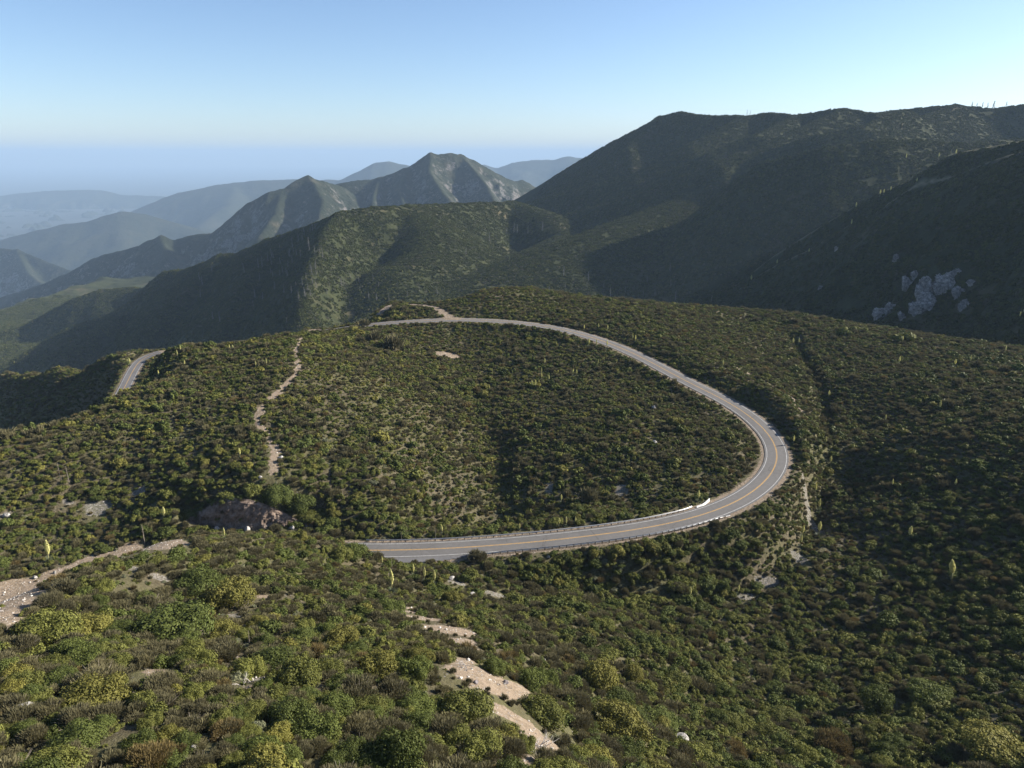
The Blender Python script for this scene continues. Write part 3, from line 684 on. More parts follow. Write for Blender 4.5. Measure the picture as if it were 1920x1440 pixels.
def crown_mesh(seed, n, leaf, style='leafy', flat=.62, lobes=10):
    """crown of a shrub about 2 m wide (radius one) that stands on z=0"""
    g = np.random.default_rng(seed)
    L = []
    for i in range(lobes):
        a = g.uniform(0, 2*math.pi); q = math.sqrt(g.uniform(0,1))*.72
        rr = g.uniform(.19,.36)*(1.15-.35*q)
        L.append((q*math.cos(a), q*math.sin(a), max(.30, flat*1.15*(1-.55*q*q)*g.uniform(.55,1.0)), rr))
    L = np.array(L)
    k = g.choice(len(L), n, p=L[:,3]**2/np.sum(L[:,3]**2))
    D = g.normal(size=(n,3)); D[:,2] = D[:,2]+.25; D /= np.linalg.norm(D,axis=1)[:,None]
    rad = L[k,3]*np.where(g.uniform(size=n) < .10, g.uniform(.35,.85,n), g.normal(1.0,.07,n))
    rad *= 1+.12*np.sin(D[:,0]*9+seed)*np.sin(D[:,1]*8+2*seed)
    rad *= np.where(g.uniform(size=n) < .07, g.uniform(1.1,1.45,n), 1.0)
    C = L[k,:3] + D*rad[:,None]*np.array([1,1,.85])
    C[:,2] = np.where(C[:,2] < .05, g.uniform(.03,.25,n), C[:,2])
    if style == 'leafy':
        N = D + g.normal(size=(n,3))*.36; N /= np.linalg.norm(N,axis=1)[:,None]
        hs = leaf*g.uniform(.55,1.35,n)
        return quads(C, N, hs, g.uniform(.45,.9,n), g.uniform(0,6.28,n))
    # upright wispy sprays
    base = L[k,:3]*np.array([.45,.45,.2]); ax = C-base; ax /= np.linalg.norm(ax,axis=1)[:,None]+1e-9
    ax = ax+np.array([0,0,.55])+g.normal(size=(n,3))*.22; ax /= np.linalg.norm(ax,axis=1)[:,None]
    ln = leaf*g.uniform(1.3,3.2,n); wd = leaf*g.uniform(.12,.30,n)
    sd_ = np.cross(ax, g.normal(size=(n,3))); sd_ /= np.linalg.norm(sd_,axis=1)[:,None]+1e-9
    V = np.stack([C-sd_*wd[:,None], C+sd_*wd[:,None], C+sd_*(wd*.5)[:,None]+ax*ln[:,None], C-sd_*(wd*.3)[:,None]+ax*ln[:,None]], 1).reshape(-1,3)
    return V, np.arange(4*n).reshape(n,4)

def tube(pts, rads, sides=5):
    V, F = [], []
    P = [np.array(p, float) for p in pts]
    for i, p in enumerate(P):
        t_ = P[min(i+1,len(P)-1)]-P[max(i-1,0)]; t_ /= np.linalg.norm(t_)+1e-9
        u = np.cross(t_, [0,0,1.] if abs(t_[2]) < .9 else [1.,0,0]); u /= np.linalg.norm(u); v = np.cross(t_, u)
        for s in range(sides):
            a = 2*math.pi*s/sides; V.append(p + rads[i]*(math.cos(a)*u+math.sin(a)*v))
    for i in range(len(P)-1):
        for s in range(sides):
            s2 = (s+1)%sides; F.append((i*sides+s, i*sides+s2, (i+1)*sides+s2, (i+1)*sides+s))
    F.append(tuple(range(sides))[::-1]); F.append(tuple((len(P)-1)*sides+s for s in range(sides)))
    return V, F

def merge(parts):
    V, F = [], []
    for v, f in parts:
        o = len(V); V += list(v); F += [tuple(i+o for i in q) for q in f]
    return V, F

def branch_mesh(seed, reach=.8, hgt=.6, n=7, r0=.05):
    g = random.Random(seed); parts = []
    for i in range(n):
        a = 2*math.pi*i/n+g.uniform(-.3,.3); q = reach*g.uniform(.4,1); z = hgt*g.uniform(.7,1.25)
        m = (q*.4*math.cos(a), q*.4*math.sin(a), z*.5); e = (q*math.cos(a+.2), q*math.sin(a+.2), z)
        parts.append(tube([(.03*math.cos(a),.03*math.sin(a),-.15), m, e], [r0, r0*.7, r0*.2]))
        parts.append(tube([m, (m[0]+.25*math.cos(a+1), m[1]+.25*math.sin(a+1), z*.95)], [r0*.55, r0*.15], 4))
    return merge(parts)

KIND_STYLE = {'olive':('leafy',.48),'yellow':('leafy',.60),'dark':('leafy',.55),'grey':('wispy',.45),'sage':('leafy',.36),'rust':('wispy',.46)}
KINDS = list(KIND_STYLE)

# ------------------------------------------------------------------ where shrubs grow on the near hills
def lay(step):
    x = np.arange(NX0+5, NX1-5, step); y = np.arange(14, NY1-6, step)
    X, Y = np.meshgrid(x, y); n = X.size
    X = X.ravel()+rng.uniform(-.5,.5,n)*step; Y = Y.ravel()+rng.uniform(-.5,.5,n)*step
    return X, Y

def visible(P, lift):
    """whether the line from the camera to a point raised by lift clears the near ground"""
    ok = np.ones(len(P), bool); T = P+np.array([0,0,lift])
    for s in np.linspace(.12,.97,44):
        Q = T*s; g = ground_z(Q[:,0], np.maximum(Q[:,1], NY0)); inside = (Q[:,1] > NY0)&(np.abs(Q[:,0]) < NX1-1)
        ok &= ~(inside & (g > Q[:,2]))
    return ok

X, Y = lay(1.58); X2, Y2 = lay(1.45); k2 = (sample_grid(SLOPE, X2, Y2) > .6)&(sample_grid(D_road, X2, Y2) < 45); X, Y = np.r_[X, X2[k2]], np.r_[Y, Y2[k2]]; Z = ground_z(X, Y); P = np.stack([X,Y,Z],1)
px, py, zc = project(P)
keep = (zc > 18)&(px > -70)&(px < 1990)&(py < 1540)
P, px, py, zc = P[keep], px[keep], py[keep], zc[keep]
keep = visible(P, 4.0)
P, px, py, zc = P[keep], px[keep], py[keep], zc[keep]
n = len(P); X, Y = P[:,0], P[:,1]
s1 = fbm(X, Y, 30, 3, 101); s2 = fbm(X, Y, 17, 3, 202); s3 = fbm(X, Y, 60, 2, 303); dens = fbm(X, Y, 11, 3, 404)
u = rng.uniform(size=n)
clear = sample_grid(CLEAR, X, Y); sagem = sample_grid(SAGE, X, Y); slope_ = sample_grid(SLOPE, X, Y)
dr_ = sample_grid(D_road, X, Y); dl_ = sample_grid(D_low, X, Y)
# species
left_hills = smooth(-X+20, -60, 120)           # greener and yellower brush on the left hills
w_ol = .34+.25*np.maximum(s1,0); w_ye = (.025+.36*np.maximum(s2-.14,0))*(.25+.9*left_hills); w_da = .16+.55*np.maximum(-s1,0)
w_gr = .20+.50*np.maximum(-s2,0)+.42*(zc < 190)*(X < 25)+.22*(zc < 190)*(X < 5)*np.maximum(s3+.1,0); w_sa = .03+.6*sagem+.12*np.maximum(s3-.25,0); w_ru = .025+.10*np.maximum(-s3-.1,0)
Wt = np.stack([w_ol,w_ye,w_da,w_gr,w_sa,w_ru],1); Wt /= Wt.sum(1)[:,None]
kind = (np.cumsum(Wt,1) < rng.uniform(size=n)[:,None]).sum(1).clip(0,5)
# size: radius in metres
rad = np.exp(rng.normal(.10,.24,n))*np.array([1.05,1.3,1.15,1.0,.62,.9])[kind]
bigger = rng.uniform(size=n) < np.array([.06,.14,.10,.03,0,.02])[kind]; rad = np.where(bigger, rad*1.65, rad)
rad *= 1+.4*np.clip(s3,-.6,.8); rad *= 1+.22*(1-smooth(zc, 70, 150)); rad *= 1-.14*smooth(zc, 170, 260); rad = np.clip(rad, .45, 3.4)
thin = (.90+(.45+.35*(zc < 170)*(X < 20))*dens).clip(.30,1.0)
clr = clear
grow = (u < np.where((slope_ > .6)&(dr_ < 45), 1.0, thin)) & (clr < .33) & (dr_ > 5.6+rad*.85) & (dl_ > 4.6+rad*.8) & (sample_grid(D_side, X, Y) > 2+rad)
edge_d = clr > .12; rad = np.where(edge_d, rad*.7, rad)
grow &= ~(in_poly(X, Y, PULL_A)|in_poly(X, Y, PULL_B))
for q in KEEP_OFF: grow &= np.hypot(X-q[0], Y-q[1]) > np.minimum(rad*.75, 1.3)
for q in KEEP_ROCK: grow &= np.hypot(X-q[0], Y+.8-q[1]) > np.minimum(rad*.95, 1.8)
behind_ = np.maximum(sample_grid(C_BARE, X, Y+1.2*rad), sample_grid(C_BARE, X, Y+2.0*rad)); rad = np.where((behind_ > .4)&(zc < 220), np.minimum(rad, .75), rad)
EXTRA = [(664,1048,32,'dark'),(640,1052,30,'olive'),(893,1050,20,'grey'),(180,1325,62,'yellow'),(430,1140,50,'yellow'),(95,1200,62,'olive'),(160,1195,50,'yellow'),(330,1195,62,'dark'),(715,1265,56,'yellow'),(560,1290,60,'olive'),(785,1245,36,'yellow'),
         (1015,1350,60,'olive'),(925,1262,30,'dark'),(1160,1375,66,'yellow'),(150,1395,50,'dark'),(370,1105,44,'dark'),(640,1215,40,'yellow'),(875,1350,62,'olive'),(1125,1290,48,'yellow'),(1640,1330,46,'dark'),(1745,1315,44,'dark'),(1560,1410,40,'rust'),(1860,1415,60,'yellow'),(520,945,34,'dark'),(565,958,30,'dark'),(470,928,24,'olive'),(420,932,20,'olive'),(350,975,20,'olive'),(590,975,30,'olive'),
         (680,612,12,'grey'),(700,640,16,'grey'),(740,655,18,'grey'),(665,606,12,'dark'),(1165,780,24,'dark'),(1690,640,22,'olive')]
ex = []
for a_, b_, hw, kd in EXTRA:
    q = hit_near(a_, b_)
    if q is not None: ex.append((q, hw/FPX*float(project(q)[2]), KINDS.index(kd)))
for q, r_, kd in ex: grow &= (np.hypot(X-q[0], Y-q[1]) > r_*.8+rad*.35)
P, px, py, zc, kind, rad = (a[grow] for a in (P, px, py, zc, kind, rad))
EP = np.array([e[0] for e in ex]); epx, epy, ezc = project(EP)
P = np.concatenate([P, EP]); px = np.r_[px, epx]; py = np.r_[py, epy]; zc = np.r_[zc, ezc]; kind = np.r_[kind, [e[2] for e in ex]]; rad = np.r_[rad, [e[1] for e in ex]]
n = len(P); print('near shrubs', n)
rotz = rng.uniform(0, 6.283, n); sx = rad*rng.uniform(.85,1.2,n); sz = rad*rng.uniform(.72,1.3,n)*np.where(zc < 250, 1.0, 1.05)

# ------------------------------------------------------------------ the 300 shrubs that show largest: things of their own
inside = (px > -10)&(px < 1930)&(py-FPX*rad*.8/zc < 1440)&(py > 300)
seen = visible(P, .5)
size_px = np.where(inside & seen, rad/zc, 0)
order = np.argsort(-size_px)
big = np.zeros(n, bool); big[order[:300]] = True

shrub_data = {}
for ki, kd in enumerate(KINDS):
    st, fl = KIND_STYLE[kd]
    for v in range(3):
        nn = 13000 if st == 'leafy' else 8000
        V, F = crown_mesh(100*ki+v*7+1, nn, .027 if st == 'leafy' else .052, st, fl, 22+6*v)
        bV, bF = branch_mesh(100*ki+v, .98, fl*1.25, 22, .016) if st == 'wispy' else branch_mesh(100*ki+v, .78, fl*.95, 6, .03)
        shrub_data[kd, v] = (V, F, bV, bF)
SH_NAME = {'olive':'olive_shrub','yellow':'yellow_green_shrub','dark':'dark_green_shrub','grey':'twiggy_shrub','sage':'sage_shrub','rust':'rust_brown_shrub'}
proto = {}
def place_shrub(i):
    kd = KINDS[kind[i]]; v = int(rng.integers(0,3))
    if (kd, v) not in proto:
        e = empty(SH_NAME[kd]); V, F, bV, bF = shrub_data[kd, v]
        c = mesh_obj('crown', V, F, LEAF[kd], e); b = mesh_obj('branches', bV, bF, M_twig if KIND_STYLE[kd][0] == 'wispy' else M_bark, e)
        proto[kd, v] = (e, c, b)
    else:
        e0, c0, b0 = proto[kd, v]
        e = e0.copy(); COL.objects.link(e)
        for q in (c0, b0):
            k = q.copy(); COL.objects.link(k); k.parent = e
    e.location = P[i]+np.array([0,0,-.10]); e.rotation_euler = (0,0,rotz[i]); e.scale = (sx[i], sx[i]*rng.uniform(.72,1.1), sz[i])
    return e

# ------------------------------------------------------------------ the rest of the brush: one object
def scatter(name, pts, rot, scl, idx, variants):
    """one object: its points each carry a copy of one of the variant meshes"""
    me = bpy.data.meshes.new(name); me.vertices.add(len(pts)); me.vertices.foreach_set('co', np.asarray(pts, np.float32).ravel())
    o = bpy.data.objects.new(name, me); COL.objects.link(o)
    for nm, ty, arr, fld in (('rot','FLOAT_VECTOR',rot,'vector'),('scl','FLOAT_VECTOR',scl,'vector'),('idx','INT',idx,'value')):
        a = me.attributes.new(nm, ty, 'POINT'); a.data.foreach_set(fld, np.asarray(arr, np.int32 if ty == 'INT' else np.float32).ravel())
    ng = bpy.data.node_groups.new(name, 'GeometryNodeTree')
    ng.interface.new_socket('Geometry', in_out='INPUT', socket_type='NodeSocketGeometry'); ng.interface.new_socket('Geometry', in_out='OUTPUT', socket_type='NodeSocketGeometry')
    N, Lk = ng.nodes, ng.links
    gi, go = N.new('NodeGroupInput'), N.new('NodeGroupOutput'); join = N.new('GeometryNodeJoinGeometry')
    def named(nm, dt):
        q = N.new('GeometryNodeInputNamedAttribute'); q.data_type = dt; q.inputs[0].default_value = nm; return q.outputs['Attribute']
    r_, s_, i_ = named('rot','FLOAT_VECTOR'), named('scl','FLOAT_VECTOR'), named('idx','INT')
    for k, ob in enumerate(variants):
        cmp_ = N.new('FunctionNodeCompare'); cmp_.data_type = 'INT'; cmp_.operation = 'EQUAL'
        ins = [s for s in cmp_.inputs if s.type == 'INT']; Lk.new(i_, ins[0]); ins[1].default_value = k
        oi = N.new('GeometryNodeObjectInfo'); oi.inputs['Object'].default_value = ob; oi.inputs['As Instance'].default_value = True; oi.transform_space = 'ORIGINAL'
        ip = N.new('GeometryNodeInstanceOnPoints'); Lk.new(gi.outputs[0], ip.inputs['Points']); Lk.new(cmp_.outputs[0], ip.inputs['Selection']); Lk.new(oi.outputs['Geometry'], ip.inputs['Instance'])
        er = N.new('FunctionNodeEulerToRotation'); Lk.new(r_, er.inputs[0]); Lk.new(er.outputs[0], ip.inputs['Rotation']); Lk.new(s_, ip.inputs['Scale'])
        Lk.new(ip.outputs[0], join.inputs[0])
    Lk.new(join.outputs[0], go.inputs[0])
    md = o.modifiers.new('scatter', 'NODES'); md.node_group = ng
    tag(o, kind='stuff'); return o

def variant(name, V, F, mats, mi=None):
    o = mesh_obj(name, V, F, mats, None, False, mi); COL.objects.unlink(o); return o

mid_var, far_var = [], []
for ki, kd in enumerate(KINDS):
    st, fl = KIND_STYLE[kd]
    for v in range(3):
        V, F = crown_mesh(1000+100*ki+v*7, 2200, .058 if st == 'leafy' else .09, st, fl, 18+4*v); mid_var.append(variant('brush', V, F, LEAF[kd]))
    for v in range(2):
        V, F = crown_mesh(3000+100*ki+v*7, 420, .12 if st == 'leafy' else .24, st, fl*1.0, 12+3*v); far_var.append(variant('brush', V, F, LEAF[kd]))
if SHRUBS:
    shrub_obj = {int(i): place_shrub(int(i)) for i in np.nonzero(big)[0]}
    m = ~big
    close = zc < 230
    vi = np.where(close, kind*3+rng.integers(0,3,n), 18+kind*2+rng.integers(0,2,n))
    rot = np.stack([np.zeros(n), np.zeros(n), rotz],1); scl = np.stack([sx, sx*rng.uniform(.7,1.1,n), sz],1)
    X, Y = lay(1.75); Q = np.stack([X, Y, ground_z(X, Y)-.05],1); ax_, ay_, az_ = project(Q)
    ok = (az_ > 18)&(az_ < 420)&(ax_ > -60)&(ax_ < 1980)&(ay_ < 1520); Q = Q[ok]; Q = Q[visible(Q, 2.0)]; k = len(Q)
    ok = (sample_grid(D_road, Q[:,0], Q[:,1]) > 5.8)&(sample_grid(D_low, Q[:,0], Q[:,1]) > 5.2)&(sample_grid(D_side, Q[:,0], Q[:,1]) > 2.6)&(rng.uniform(size=k) > .93*sample_grid(C_BARE, Q[:,0], Q[:,1])+.08)
    ok &= ~(in_poly(Q[:,0], Q[:,1], PULL_A)|in_poly(Q[:,0], Q[:,1], PULL_B)); Q = Q[ok]; k = len(Q)
    uk = rng.choice(6, k, p=[.34,.04,.12,.30,.14,.06]); ur = rng.uniform(.28,.62,k); uz = ur*rng.uniform(.8,1.5,k)
    U_rot = np.stack([np.zeros(k), np.zeros(k), rng.uniform(0,6.28,k)],1); U_scl = np.stack([ur,ur,uz],1); U_vi = 18+uk*2+rng.integers(0,2,k)
    print('undergrowth', k)
    brush = scatter('chaparral_brush', np.concatenate([(P-np.array([0,0,.1]))[m], Q]), np.concatenate([rot[m], U_rot]), np.concatenate([scl[m], U_scl]), np.r_[vi[m], U_vi], mid_var+far_var)
    # patches of scrub on the hills beyond
    step = 7.0
    x = np.arange(MX0+20, MX1-20, step); y = np.arange(460, 2300, step); X, Y = np.meshgrid(x, y); k = X.size
    X = X.ravel()+rng.uniform(-.5,.5,k)*step; Y = Y.ravel()+rng.uniform(-.5,.5,k)*step; Zm = mid_z(X,Y); Q = np.stack([X,Y,Zm],1)
    ax_, ay_, az_ = project(Q); e = 6.0
    nxn = -(mid_z(X+e,Y)-mid_z(X-e,Y))/(2*e); nyn = -(mid_z(X,Y+e)-mid_z(X,Y-e))/(2*e)
    facing = (nxn*X+nyn*Y+Zm) < 20
    ok = (ax_ > -40)&(ax_ < 1960)&(ay_ > 150)&(ay_ < 760)&facing
    ok &= rng.uniform(size=k) < (.90+.5*fbm(X,Y,60,3,55)-.12*smooth(np.hypot(nxn,nyn),.7,1.0))
    crd_ = CRD[np.clip(np.round((Y-MY0)/MSTEP).astype(int), 0, len(my)-1), np.clip(np.round((X-MX0)/MSTEP).astype(int), 0, len(mx)-1)]; ok &= crd_ > 8.0
    Q, nxn, nyn = Q[ok], nxn[ok], nyn[ok]
    vis = np.ones(len(Q), bool); T = Q+np.array([0,0,14.0])
    for s in np.linspace(.1,.98,70):
        B = T*s; inn = (B[:,1] > NY0)&(B[:,1] < NY1-1)&(np.abs(B[:,0]) < NX1-1); gz = np.where(inn, ground_z(B[:,0], B[:,1]), -1e9)
        im = (B[:,1] > MY0+1)&(B[:,0] > MX0+1)&(B[:,0] < MX1-8); gz = np.maximum(gz, np.where(im, mid_z(B[:,0], B[:,1]), -1e9)); vis &= gz < B[:,2]
    Q, nxn, nyn = Q[vis], nxn[vis], nyn[vis]
    print('scrub patches', len(Q))
    pv_ = []
    for v in range(6):
        g = np.random.default_rng(900+v); VV, FF, MI = [], [], []; off = 0
        for b in range(11):
            kd = g.choice(4, p=[.42,.1,.34,.14]); a, q = g.uniform(0,6.28), 5.2*math.sqrt(g.uniform()); r_ = g.uniform(1.0,2.5)
            V, F = crown_mesh(5000+v*50+b, 44, .42, 'leafy', .55, 5)
            VV.append(V*r_+np.array([q*math.cos(a), q*math.sin(a), -.25])); FF.append(F+off); off += len(V); MI += [kd]*len(F)
        pv_.append(variant('scrub', np.concatenate(VV), np.concatenate(FF), SCRUB, MI))
    tilt_x = np.arctan(-nyn)*-1*-1; rx = -np.arctan(nyn); ry = np.arctan(nxn)
    rot2 = np.stack([rx, ry, np.zeros(len(Q))],1)
    sc = rng.uniform(.75,1.25,len(Q)); scl2 = np.stack([sc,sc,sc*rng.uniform(.6,1.0,len(Q))],1)
    scrub = scatter('hillside_scrub', Q, rot2, scl2, rng.integers(0,6,len(Q)), pv_)
# ------------------------------------------------------------------ cut bank above the hidden road
def mat_cut():
    m, nt = new_mat('cut_soil'); t = NT(nt); p = t.pos()
    f = t.noise(.7, 5, .65, p); g_ = t.noise(3.0, 4, .7, p)
    c = t.ramp(f, [(.3, (.06,.045,.036)), (.5, (.155,.115,.09)), (.7, (.28,.215,.17))])
    c = t.mix(t.ramp(g_, [(.60, 0.), (.68, 1.)]), c, (.25,.23,.21))
    foot = t.attr('lat'); c = t.mix(t.math('MULTIPLY', t.ramp(foot, [(.05, .9), (.32, 0.)]), t.ramp(g_, [(.42, 0.), (.56, 1.)])), c, (.30,.275,.25))
    t.out(bsdf(t, c, .95, .1, bump(t, t.math('ADD', f, t.math('MULTIPLY', g_, .5)), .9, .4))); return m
ns = len(CUT_BASE); nt_ = 22
rowsV = []
for j in range(nt_):
    k = j/(nt_-1)
    for i in range(ns):
        b = CUT_BASE[i]; tp = CUT_TOP[min(int(i/(ns-1)*(len(CUT_TOP)-1)+.5), len(CUT_TOP)-1)]
        kk = k**1.5 if False else k
        q = np.array([b[0]+(tp[0]-b[0])*k, b[1]+(tp[1]-b[1])*(k**.8)*1.0, b[2]-.5+(tp[2]-b[2]+.9)*k])
        rowsV.append(q)
rowsV = np.array(rowsV)
nzv = 1.5*ridged(rowsV[:,0], rowsV[:,2]*.45, 3.2, 4, 3) + .7*fbm(rowsV[:,0], rowsV[:,2], 1.5, 4, 8, .6)
kv = np.repeat(np.linspace(0,1,nt_), ns); rowsV[:,1] -= (nzv-.6)*np.sin(np.clip(kv,0,1)*math.pi)**.6
rowsV[:,1] += np.where(kv > .95, .5, 0)
bank = mesh_obj('cut_bank', rowsV, grid_faces(nt_, ns), mat_cut(), smooth_=False); tag(bank, kind='structure')
point_attr(bank, 'lat', kv)
# loose grit and stones on the bare patches: nobody could count it
m_ = (np.maximum(BARE*(D_road > 5.2)*(D_low > 5.2), ROCK) > .45); iy_, ix_ = np.nonzero(m_); gr = np.random.default_rng(5)
pick = gr.integers(0, len(iy_), 6500); X = gx[ix_[pick]]+gr.uniform(-.5,.5,6500); Y = gy[iy_[pick]]+gr.uniform(-.5,.5,6500)
inpull = in_poly(X, Y, PULL_A)|in_poly(X, Y, PULL_B); X, Y = X[~inpull], Y[~inpull]
Q = np.stack([X, Y, ground_z(X, Y)],1); k = len(Q); sz_ = np.exp(gr.normal(-2.5,.6,k)).clip(.04,.42)
grit = []
for v in range(3):
    g_ = np.random.default_rng(800+v); ph = np.array([[0,0,1],[1,0,.1],[.3,.9,.1],[-.8,.55,.1],[-.8,-.6,.1],[.3,-.95,.1],[0,0,-.6]])*g_.uniform(.7,1.25,(7,1))*np.array([1,.8,.75])
    grit.append(variant('grit', ph, [(0,1,2),(0,2,3),(0,3,4),(0,4,5),(0,5,1),(6,2,1),(6,3,2),(6,4,3),(6,5,4),(6,1,5)], simple('grit_stone', [(.34,.31,.28),(.24,.19,.155),(.42,.40,.37)][v], .95, .3, 2.0)))
scatter('gravel', Q, np.stack([gr.uniform(-.4,.4,k), gr.uniform(-.4,.4,k), gr.uniform(0,6.28,k)],1), np.stack([sz_]*3,1), gr.integers(0,3,k), grit)
# ------------------------------------------------------------------ road surface and markings
def mat_asphalt(name, col):
    m, nt = new_mat(name); t = NT(nt); p = t.pos()
    a = t.noise(.10, 3, .5, p); b = t.noise(1.1, 4, .6, p); g_ = t.noise(14., 3, .7, p); lat = t.attr('lat')
    c = t.ramp(b, [(.3, tuple(x*.84 for x in col)), (.7, tuple(x*1.12 for x in col))])
    c = t.mix(t.ramp(a, [(.5, 0.), (.56, .22)]), c, tuple(x*.62 for x in col))
    tr = t.math('ABSOLUTE', t.math('SUBTRACT', t.math('ABSOLUTE', t.math('SUBTRACT', t.math('ABSOLUTE', lat), 1.75)), .85))
    c = t.mix(t.math('MULTIPLY', t.ramp(tr, [(.0, .26), (.45, 0.)]), b), c, tuple(x*.6 for x in col))
    vor = t.n('ShaderNodeTexVoronoi', feature='DISTANCE_TO_EDGE', inp={'Scale': .16, 'Vector': p})
    c = t.mix(t.math('MULTIPLY', t.ramp(vor.outputs['Distance'], [(.006, .6), (.016, 0.)]), t.ramp(a, [(.45, 0.), (.6, 1.)])), c, tuple(x*.35 for x in col))
    c = t.mix(t.math('MULTIPLY', g_, .25), c, tuple(x*1.5 for x in col))
    t.out(bsdf(t, c, .85, .25, bump(t, g_, .25, .02))); return m
M_road = mat_asphalt('asphalt', (.108,.102,.097)); M_road2 = mat_asphalt('worn_asphalt', (.112,.108,.108))
def paint(name, col):
    m, nt = new_mat(name); t = NT(nt); f = t.noise(3.0, 4, .7, t.pos())
    t.out(bsdf(t, t.mix(t.ramp(f, [(.40, 0.), (.66, .8)]), col, (.15,.145,.14)), .7, .2)); return m
M_white = paint('white_paint', (.46,.46,.45)); M_yellow = paint('yellow_paint', (.52,.29,.05))

def frame(path):
    P = np.asarray(path); T = np.gradient(P[:, :2], axis=0); T /= np.linalg.norm(T, axis=1)[:,None]
    return P, T, np.stack([T[:,1], -T[:,0]], 1)          # right-hand side normal
def strip(name, path, offs, lift, mat, parent=None, i0=0, i1=None, crown=0.0):
    P, T, Nr = frame(path); P, Nr = P[i0:i1], Nr[i0:i1]; V = []; lat = []
    for q in range(len(P)):
        for o_ in offs:
            if abs(o_) > 4.0: o_ = o_+math.copysign(.32*float(fbm(np.array([P[q,0]*1.0]), np.array([P[q,1]+40*o_]), 3.5, 3, 4)[0]), o_)
            V.append((P[q,0]+Nr[q,0]*o_, P[q,1]+Nr[q,1]*o_, P[q,2]+lift-crown*abs(o_))); lat.append(o_)
    ob = mesh_obj(name, V, grid_faces(len(P), len(offs))[:, ::-1], mat, parent, True); point_attr(ob, 'lat', lat); return ob
cr = .012
road = strip('road', ROAD, [-4.1,-3.7,-2.6,-1.3,0,1.3,2.6,3.7,4.1], .05, M_road, None, crown=cr); tag(road, kind='structure')
for o_, mt, nm in ((-3.38, M_white, 'edge_line'), (3.38, M_white, 'edge_line'), (-.13, M_yellow, 'centre_line'), (.13, M_yellow, 'centre_line')):
    wd = .085 if mt is M_white else .075
    tag(strip(nm, ROAD, [o_-wd, o_+wd], .05+.006+(wd*cr), mt, road, crown=cr), kind='structure')
low = strip('lower_road', LOWROAD, [-3.5,-1.8,0,1.8,3.5], .06, M_road2); tag(low, kind='structure')
for o_ in (-3.0, 3.0): tag(strip('edge_line', LOWROAD, [o_-.09, o_+.09], .07, M_white, low), kind='structure')
tag(strip('centre_line', LOWROAD, [-.14, .14], .07, M_yellow, low), kind='structure')

def poly_pad(name, poly, z_lift, mat):
    """paved pull-out: a fine grid of the polygon draped on the flattened verge"""
    P = np.asarray(poly)[:, :2]; st_ = .5
    xs = np.arange(P[:,0].min(), P[:,0].max()+st_, st_); ys = np.arange(P[:,1].min(), P[:,1].max()+st_, st_)
    Xp, Yp = np.meshgrid(xs, ys); ins = in_poly(Xp, Yp, P)
    dd, zz, _, _ = seg_dist(Xp, Yp, ROAD)
    V = np.stack([Xp, Yp, zz+z_lift-.012*np.minimum(dd,4.3)], -1).reshape(-1,3); F = grid_faces(*Xp.shape)
    keepf = ins.ravel()[F].all(1); F = F[keepf]; used, inv = np.unique(F, return_inverse=True)
    ob = mesh_obj(name, V[used], inv.reshape(F.shape), mat, None, True); point_attr(ob, 'lat', np.full(len(used), 9.0)); tag(ob, kind='structure'); return ob
poly_pad('pavement', PULL_A, .036, M_road2); poly_pad('pavement', PULL_B, .036, M_road2)

# ------------------------------------------------------------------ guardrails
M_galv = simple('galvanised_steel', (.42,.42,.42), .45, .15, 1.5, .55, .5)
M_post = simple('weathered_post', (.075,.065,.055), .9, .3, 3.0)
M_rail_glint = simple('rail_glint_white', (.58,.57,.55), .7, .12, 1.2)  # white stands for sun glancing off the steel rail
def nearest_i(p): return int(np.argmin(np.linalg.norm(ROAD[:, :2]-np.asarray(p)[:2], axis=1)))
def rel(V, o): return np.asarray(V, float)-np.array(o)
def box(c, hx, hy, z0, z1, ang):
    ca, sa = math.cos(ang), math.sin(ang); V = []
    for z, k in ((z0, 1.0), (z1, .94)):
        for a, b in ((-1,-1),(1,-1),(1,1),(-1,1)): V.append((c[0]+(a*hx*ca-b*hy*sa)*k, c[1]+(a*hx*sa+b*hy*ca)*k, z))
    return V, [(3,2,1,0),(4,5,6,7),(0,1,5,4),(1,2,6,5),(2,3,7,6),(3,0,4,7)]
